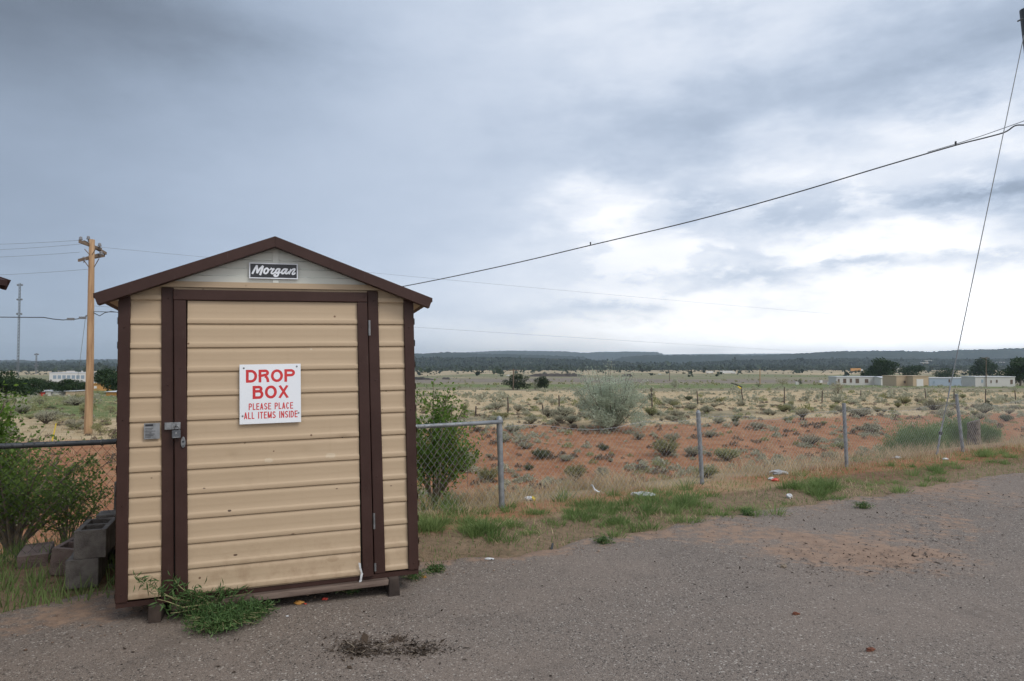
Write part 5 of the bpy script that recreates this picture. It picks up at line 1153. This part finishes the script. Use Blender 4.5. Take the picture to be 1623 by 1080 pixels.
for a, b, t, bt, wl, lab in ((48, 59, 620, 628, 'trailer_grey', 'low grey shed left in the row under the dark trees'), (60, 67, 621, 628, 'redp', 'small red shed in the row under the dark trees'), (72, 80, 620, 628, 'trailer_white', 'small whitish shed in the row under the dark trees'), (83, 91, 621, 628, 'trailer_grey', 'tiny grey shed right of the white one under the trees'), (104, 117, 620, 628, 'tanwall', 'low tan outbuilding left of the wooden pole')):
    box_house(a, b, t, bt, lab, wl, name='outbuilding', depth=4)
for a, b, t, bt, lab in ((1464, 1477, 571.5, 575.5, 'far pale house on the wooded slope, upper one'), (1461, 1472, 574.5, 579, 'far pale house on the wooded slope, lower left one'), (1583, 1593, 574, 580, 'tiny pale house on the slope above the right trees')):
    bb = at_depth((a + b) / 2, bt, 2090 if bt < 577 else 2030); s = bb.y / F; o = empty('house', bb, lab, 'house'); Wd = (b - a) * s; Hh = (bt - t) * s
    MB().box((-Wd / 2, 0, -3), (Wd / 2, 12, Hh * .8)).build('wall', M['tanwall' if b < 1500 else 'trailer_grey'], o); MB().box((-Wd / 2 - .4, -.4, Hh * .8 + .01), (Wd / 2 + .4, 12.4, Hh)).build('roof', M['trailer_white'], o)
def truck(px0, px1, pyt, pyb, label, wall='trailer_white', cab=True, front=1):
    b = at((px0 + px1) / 2, pyb); s = b.y / F; L = (px1 - px0) * s; Hh = (pyb - pyt) * s; o = empty('truck', b, label, 'truck')
    cl_ = L * .16 if cab else 0; x0, x1 = (-L / 2, L / 2 - cl_ - .3) if front > 0 else (-L / 2 + cl_ + .3, L / 2)
    MB().box((x0, 0, Hh * .25), (x1, 2.6, Hh)).build('cargo_box', M[wall], o, bevel=.05)
    if cab:
        c0 = x1 + .3 if front > 0 else -L / 2; c1 = c0 + cl_
        MB().prism([(c0, Hh * .15), (c1, Hh * .15), (c1, Hh * .5), (c1 - cl_ * .25, Hh * .8), (c0, Hh * .8)], 2.4).build('cab', M['trailer_white'], o)
    for f in (.08, .2, .75, .9):
        r = Hh * .13; V = MB().prism([(-L / 2 + f * L + r * math.cos(q), r + r * math.sin(q)) for q in np.linspace(0, 6.283, 13)[:-1]], .4, M=Matrix.Translation((0, -.05, 0))); V.build('wheel', M['tyre'], o)
    return o
truck(1142, 1166, 588, 593.2, 'white semi trailer truck parked far out on the plain'); truck(1120, 1131, 588.5, 592.5, 'small white box truck left of the white semi trailer', cab=False)
truck(1349, 1368, 584, 590, 'orange and white truck on the far road by the cottonwood', 'orangewall'); truck(1419, 1432, 583.5, 589, 'white truck box showing between the two dark trees', cab=False)
def car(px, py, lab, w_px=6, m='trailer_white'):
    b = at(px, py); s = b.y / F; L = max(3.8, w_px * s); o = empty('car', b, lab, 'car')
    MB().prism([(-L / 2, .35), (L / 2, .35), (L / 2, .85), (L * .32, .95), (L * .16, 1.45), (-L * .22, 1.45), (-L * .36, .95), (-L / 2, .9)], 1.7).build('body', M[m], o, bevel=.05)
    for f in (-.3, .3): MB().prism([(f * L + .32 * math.cos(q), .32 + .32 * math.sin(q)) for q in np.linspace(0, 6.283, 11)[:-1]], .25, M=Matrix.Translation((0, -.04, 0))).build('wheel', M['tyre'], o)
car(1046, 594.5, 'tiny white car on the far road right of the silver tree', 5); car(806, 597, 'tiny white car left of the juniper clump', 8); car(1271, 590.5, 'white vehicle on the open plain left of the cottonwood', 6)
for px, py, lab in ((1264, 610, 'small white box on the plain left of the trailers'), (1302, 607, 'small white marker box left of the white trailer'), (1315, 610, 'tiny white box nearest the white trailer')):
    b = at(px, py); o = MB().box((-.5, 0, 0), (.5, .8, 1.0)).build('utility_box', M['trailer_white'], None, bevel=.04); o.location = b; tag(o, lab, 'box')
def berm(px0, px1, py, h, lab):
    a, b = at(px0, py), at(px1, py); n = 40; L = (b - a); pts = [a + L * t for t in np.linspace(0, 1, n)]; mb = MB(); V = []
    for i, p in enumerate(pts):
        k = min(1, 6 * i / n, 6 * (n - 1 - i) / n); hh = h * (k * random.uniform(.85, 1.1)); V += [(p.x, p.y - 3, p.z - .3), (p.x, p.y - 1, p.z + hh), (p.x, p.y + 1.5, p.z + hh), (p.x, p.y + 4, p.z - .3)]
    mb.add(V, [(i * 4 + j, (i + 1) * 4 + j, (i + 1) * 4 + j + 1, i * 4 + j + 1) for i in range(n - 1) for j in range(3)]); tag(mb.build('gravel_bank', M['darksoil'], None), kind='structure')
berm(560, 694, 602.5, 2.0, ''); berm(700, 714, 601.5, 1.2, ''); berm(833, 931, 597, 2.6, ''); berm(985, 1003, 597, 2.0, '')

# ------------------------------------------------------------------ litter, stones and debris
def crumple(px, py, sx, sy, sz, m, label, name='litter_scrap', cat='litter', seed=0, rz=0.0):
    r = random.Random(seed + int(px)); mb = MB(); P = at(px, py); P.z = max(P.z, .008) if fence_d(P.x, P.y) < -1.2 else P.z; nu, nv = 10, 6; V = []
    for i in range(nv + 1):
        for j in range(nu):
            th = math.pi * i / nv; ph = 2 * math.pi * j / nu; k = 1 + r.uniform(-.28, .28); V.append((sx * k * math.sin(th) * math.cos(ph), sy * k * math.sin(th) * math.sin(ph), sz * (.9 + k * math.cos(th))))
    mb.add(V, [(i * nu + j, i * nu + (j + 1) % nu, (i + 1) * nu + (j + 1) % nu, (i + 1) * nu + j) for i in range(nv) for j in range(nu)])
    o = mb.build(name, M[m], None); o.location = P; o.rotation_euler = (0, 0, rz); return tag(o, label, cat)
crumple(1020, 789, .12, .06, .035, 'bag', 'crumpled grey white plastic bag in the grass left of the second post', 'plastic_bag', 'bag')
crumple(1005, 786, .04, .03, .02, 'paper', 'small white scrap beside the crumpled bag'); crumple(1236, 752, .12, .07, .03, 'bag', 'pale plastic sheet lying by the dry grass near the third post', 'plastic_sheet', 'bag')
crumple(1229, 763, .05, .03, .02, 'redp', 'red and white wrapper scrap in the grass right of the second post', 'wrapper'); crumple(1222, 761, .04, .03, .02, 'paper', 'white half of the torn wrapper near the second post', 'wrapper')
crumple(1251, 790, .04, .03, .025, 'paper', 'white paper scrap at the left of the bright grass tuft', 'paper_scrap'); crumple(838, 794, .05, .035, .025, 'paper', 'white cup lying on the dirt right of the first post', 'paper_cup'); crumple(846, 794, .022, .03, .025, 'yellow', 'yellow scrap touching the white cup', 'wrapper')
crumple(776, 894, .035, .02, .006, 'paper', 'flat white paper on the asphalt right of the shed', 'paper_scrap'); crumple(1498, 729, .05, .03, .015, 'paper', 'pale scrap under the guy wire anchor', 'paper_scrap'); crumple(1422, 727, .07, .03, .02, 'paper', 'pale scrap by the dry twigs below the green clump', 'paper_scrap')
o = MB(); P = at(944, 782); P.z += .02; o.add([(-.05, .02, .07), (-.035, 0, .085), (-.005, 0, .03), (.02, -.02, .015), (.05, -.03, .0), (.03, -.05, .0), (-.02, -.03, .02)], [(0, 6, 2, 1), (6, 5, 3, 2), (5, 4, 3)]); o = o.build('paper_scrap', M['paper'], None); o.location = P; tag(o, 'twisted white paper strip standing in the straw at centre', 'litter')
for px, py, m, s, lab in ((1380, 1044, 'deadleaf', .026, 'dark red brown pine cone like leaf near the lower right'), (1261, 985, 'deadleaf', .024, 'curled rusty leaf on the asphalt right of centre'), (474, 968, 'orange', .03, 'orange brown crumpled scrap below the shed door'), (515, 961, 'redp', .02, 'small red scrap below the shed door'), (484, 968, 'redp', .010, 'tiny red end of the orange scrap'), (411, 980, 'redp', .008, 'tiny red dot of litter at the edge of the weed'), (1242, 908, 'twig', .03, 'short tan stick on the asphalt right of centre'), (672, 925, 'orange', .022, 'small tan scrap on the weed by the shed'), (455, 988, 'paper', .010, 'tiny white fleck on the asphalt below the door')):
    crumple(px, py, s, s * .55, s * .4, m, lab, 'dead_leaf' if m == 'deadleaf' else 'litter_scrap', 'leaf' if m == 'deadleaf' else 'litter', rz=random.uniform(-.5, .5))
tag((lambda o: o)(MB().tube([at(668, 925) + Vector((0, 0, .03)), at(674, 912) + Vector((0, 0, .05))], .006, 5).build('stick', M['twig'], None)), 'short tan stick standing in the weed right of the shed', 'stick')
o = MB().tube([at(874, 876) + Vector((0, 0, .02)), at(876, 868) + Vector((0, 0, .03))], .009, 6).build('black_pipe_end', M['cable'], None); tag(o, 'short black peg on the asphalt edge at centre', 'peg')
def pebbles(n, pts, smin, smax, name, m, flat=.6):
    O = np.array([(1, 0, 0), (0, 1, 0), (-1, 0, 0), (0, -1, 0), (0, 0, .8), (0, 0, -.4)], float); s = rng.uniform(0, 1, n) ** 2.2 * (smax - smin) + smin
    V = O[None] * (s[:, None, None] * rng.uniform(.55, 1.25, (n, 6, 1))) * np.array([1, 1, flat]); q = rng.uniform(0, 6.28, n); c, sn = np.cos(q)[:, None], np.sin(q)[:, None]
    V = np.stack([V[..., 0] * c - V[..., 1] * sn, V[..., 0] * sn + V[..., 1] * c, V[..., 2]], -1) + pts[:, None, :]
    T = np.array([(0, 1, 4), (1, 2, 4), (2, 3, 4), (3, 0, 4), (1, 0, 5), (2, 1, 5), (3, 2, 5), (0, 3, 5)]); Q = (np.arange(n)[:, None, None] * 6 + T[None]).reshape(-1, 3)
    tag(np_mesh(name, V.reshape(-1, 3), Q, m), kind='stuff')
n = 9000; yy = np.exp(rng.uniform(np.log(2.2), np.log(8), n)); xx = rng.uniform(-.85, .85, n) * yy; k = fence_d(xx, yy) < -1.25; pts = np.column_stack([xx[k], yy[k], .013 + .006 * wob(xx[k], yy[k], 1.1)]); pebbles(len(pts), pts, .0014, .0055, 'gravel', M['gravel'])
n = 420; yy = np.exp(rng.uniform(np.log(2.3), np.log(7.5), n)); xx = rng.uniform(-.6, .8, n) * yy; k = fence_d(xx, yy) < -1.3; pts = np.column_stack([xx[k], yy[k], .015 + 0 * xx[k]]); pebbles(len(pts), pts, .003, .011, 'dark_pebbles', M['debris'])
P = rnd_strip(5200, -1.75, -.1, -5.0, 9); P[:, 2] = np.where(fence_d(P[:, 0], P[:, 1]) < -1.2, .012, P[:, 2]) + .002; pebbles(len(P), P, .003, .013, 'edge_stones', M['dirt_stone'])
def px_ground(px, py, z=.014):
    d = np.array([(px - CX) / F, np.ones_like(px), -(py - CY) / F]); c, s = math.cos(TILT), math.sin(TILT); y = d[1] * c - d[2] * s; zz = d[1] * s + d[2] * c; t = -(EYE - z) / zz; return np.column_stack([d[0] * t, y * t, np.full_like(t, z)])
a = [px_ground(rng.normal(cx_, sx, n_), rng.normal(cy_, sy, n_)) for cx_, cy_, sx, sy, n_ in ((562, 1023, 17, 5, 420), (585, 1032, 22, 4, 380), (560, 1035, 14, 4, 160), (672, 1025, 20, 4, 420), (655, 1033, 22, 3, 380), (635, 1014, 10, 3, 130), (600, 1018, 12, 3, 130), (622, 1028, 70, 13, 420), (1330, 880, 130, 22, 800), (1450, 850, 80, 25, 600), (1400, 900, 90, 10, 400), (1530, 800, 80, 20, 500), (600, 1010, 250, 60, 160), (1380, 830, 60, 8, 150))]
pts = np.concatenate(a); V, Q = leaf_quads(pts, .017 * rng.lognormal(-.1, .5, len(pts)), .4, -.05); V[:, 2] = .010 + np.abs(V[:, 2] - .010) * .5; tag(np_mesh('plant_debris', V, Q, M['debris']), kind='stuff')
P = np.concatenate([px_ground(rng.normal(cx_, sx, n_), rng.normal(cy_, sy, n_)) for cx_, cy_, sx, sy, n_ in ((1560, 770, 90, 14, 500), (1470, 790, 70, 10, 200), (1350, 880, 110, 18, 120), (620, 1028, 50, 10, 60), (130, 925, 60, 10, 200))])
P[:, 2] = np.maximum(np.where(fence_d(P[:, 0], P[:, 1]) < -1.2, .014, ground_z(P[:, 0], P[:, 1]) + .006), 0)
V, Q = leaf_quads(P, .07, .07, -.02); V[:, 2] = np.repeat(P[:, 2], 4) + np.abs(V[:, 2] - np.repeat(P[:, 2], 4)) * .25; tag(np_mesh('twig_litter', V, Q, M['twig']), kind='stuff')

# ------------------------------------------------------------------ haze: one closed box of thin pale air
hz = MB().box((-11000, -60, -46), (11000, 9800, 190)).build('haze', [], None); tag(hz, kind='stuff')
hm = bpy.data.materials.new('haze_air'); hm.use_nodes = True; t = NT(hm.node_tree); t.n.clear()
pv = t.new('ShaderNodeVolumePrincipled'); pv.inputs['Density'].default_value = 1.15e-4; pv.inputs['Color'].default_value = (.76, .89, 1.0, 1); pv.inputs['Anisotropy'].default_value = .2
t.l.new(pv.outputs[0], t.new('ShaderNodeOutputMaterial').inputs['Volume']); hz.data.materials.append(hm)
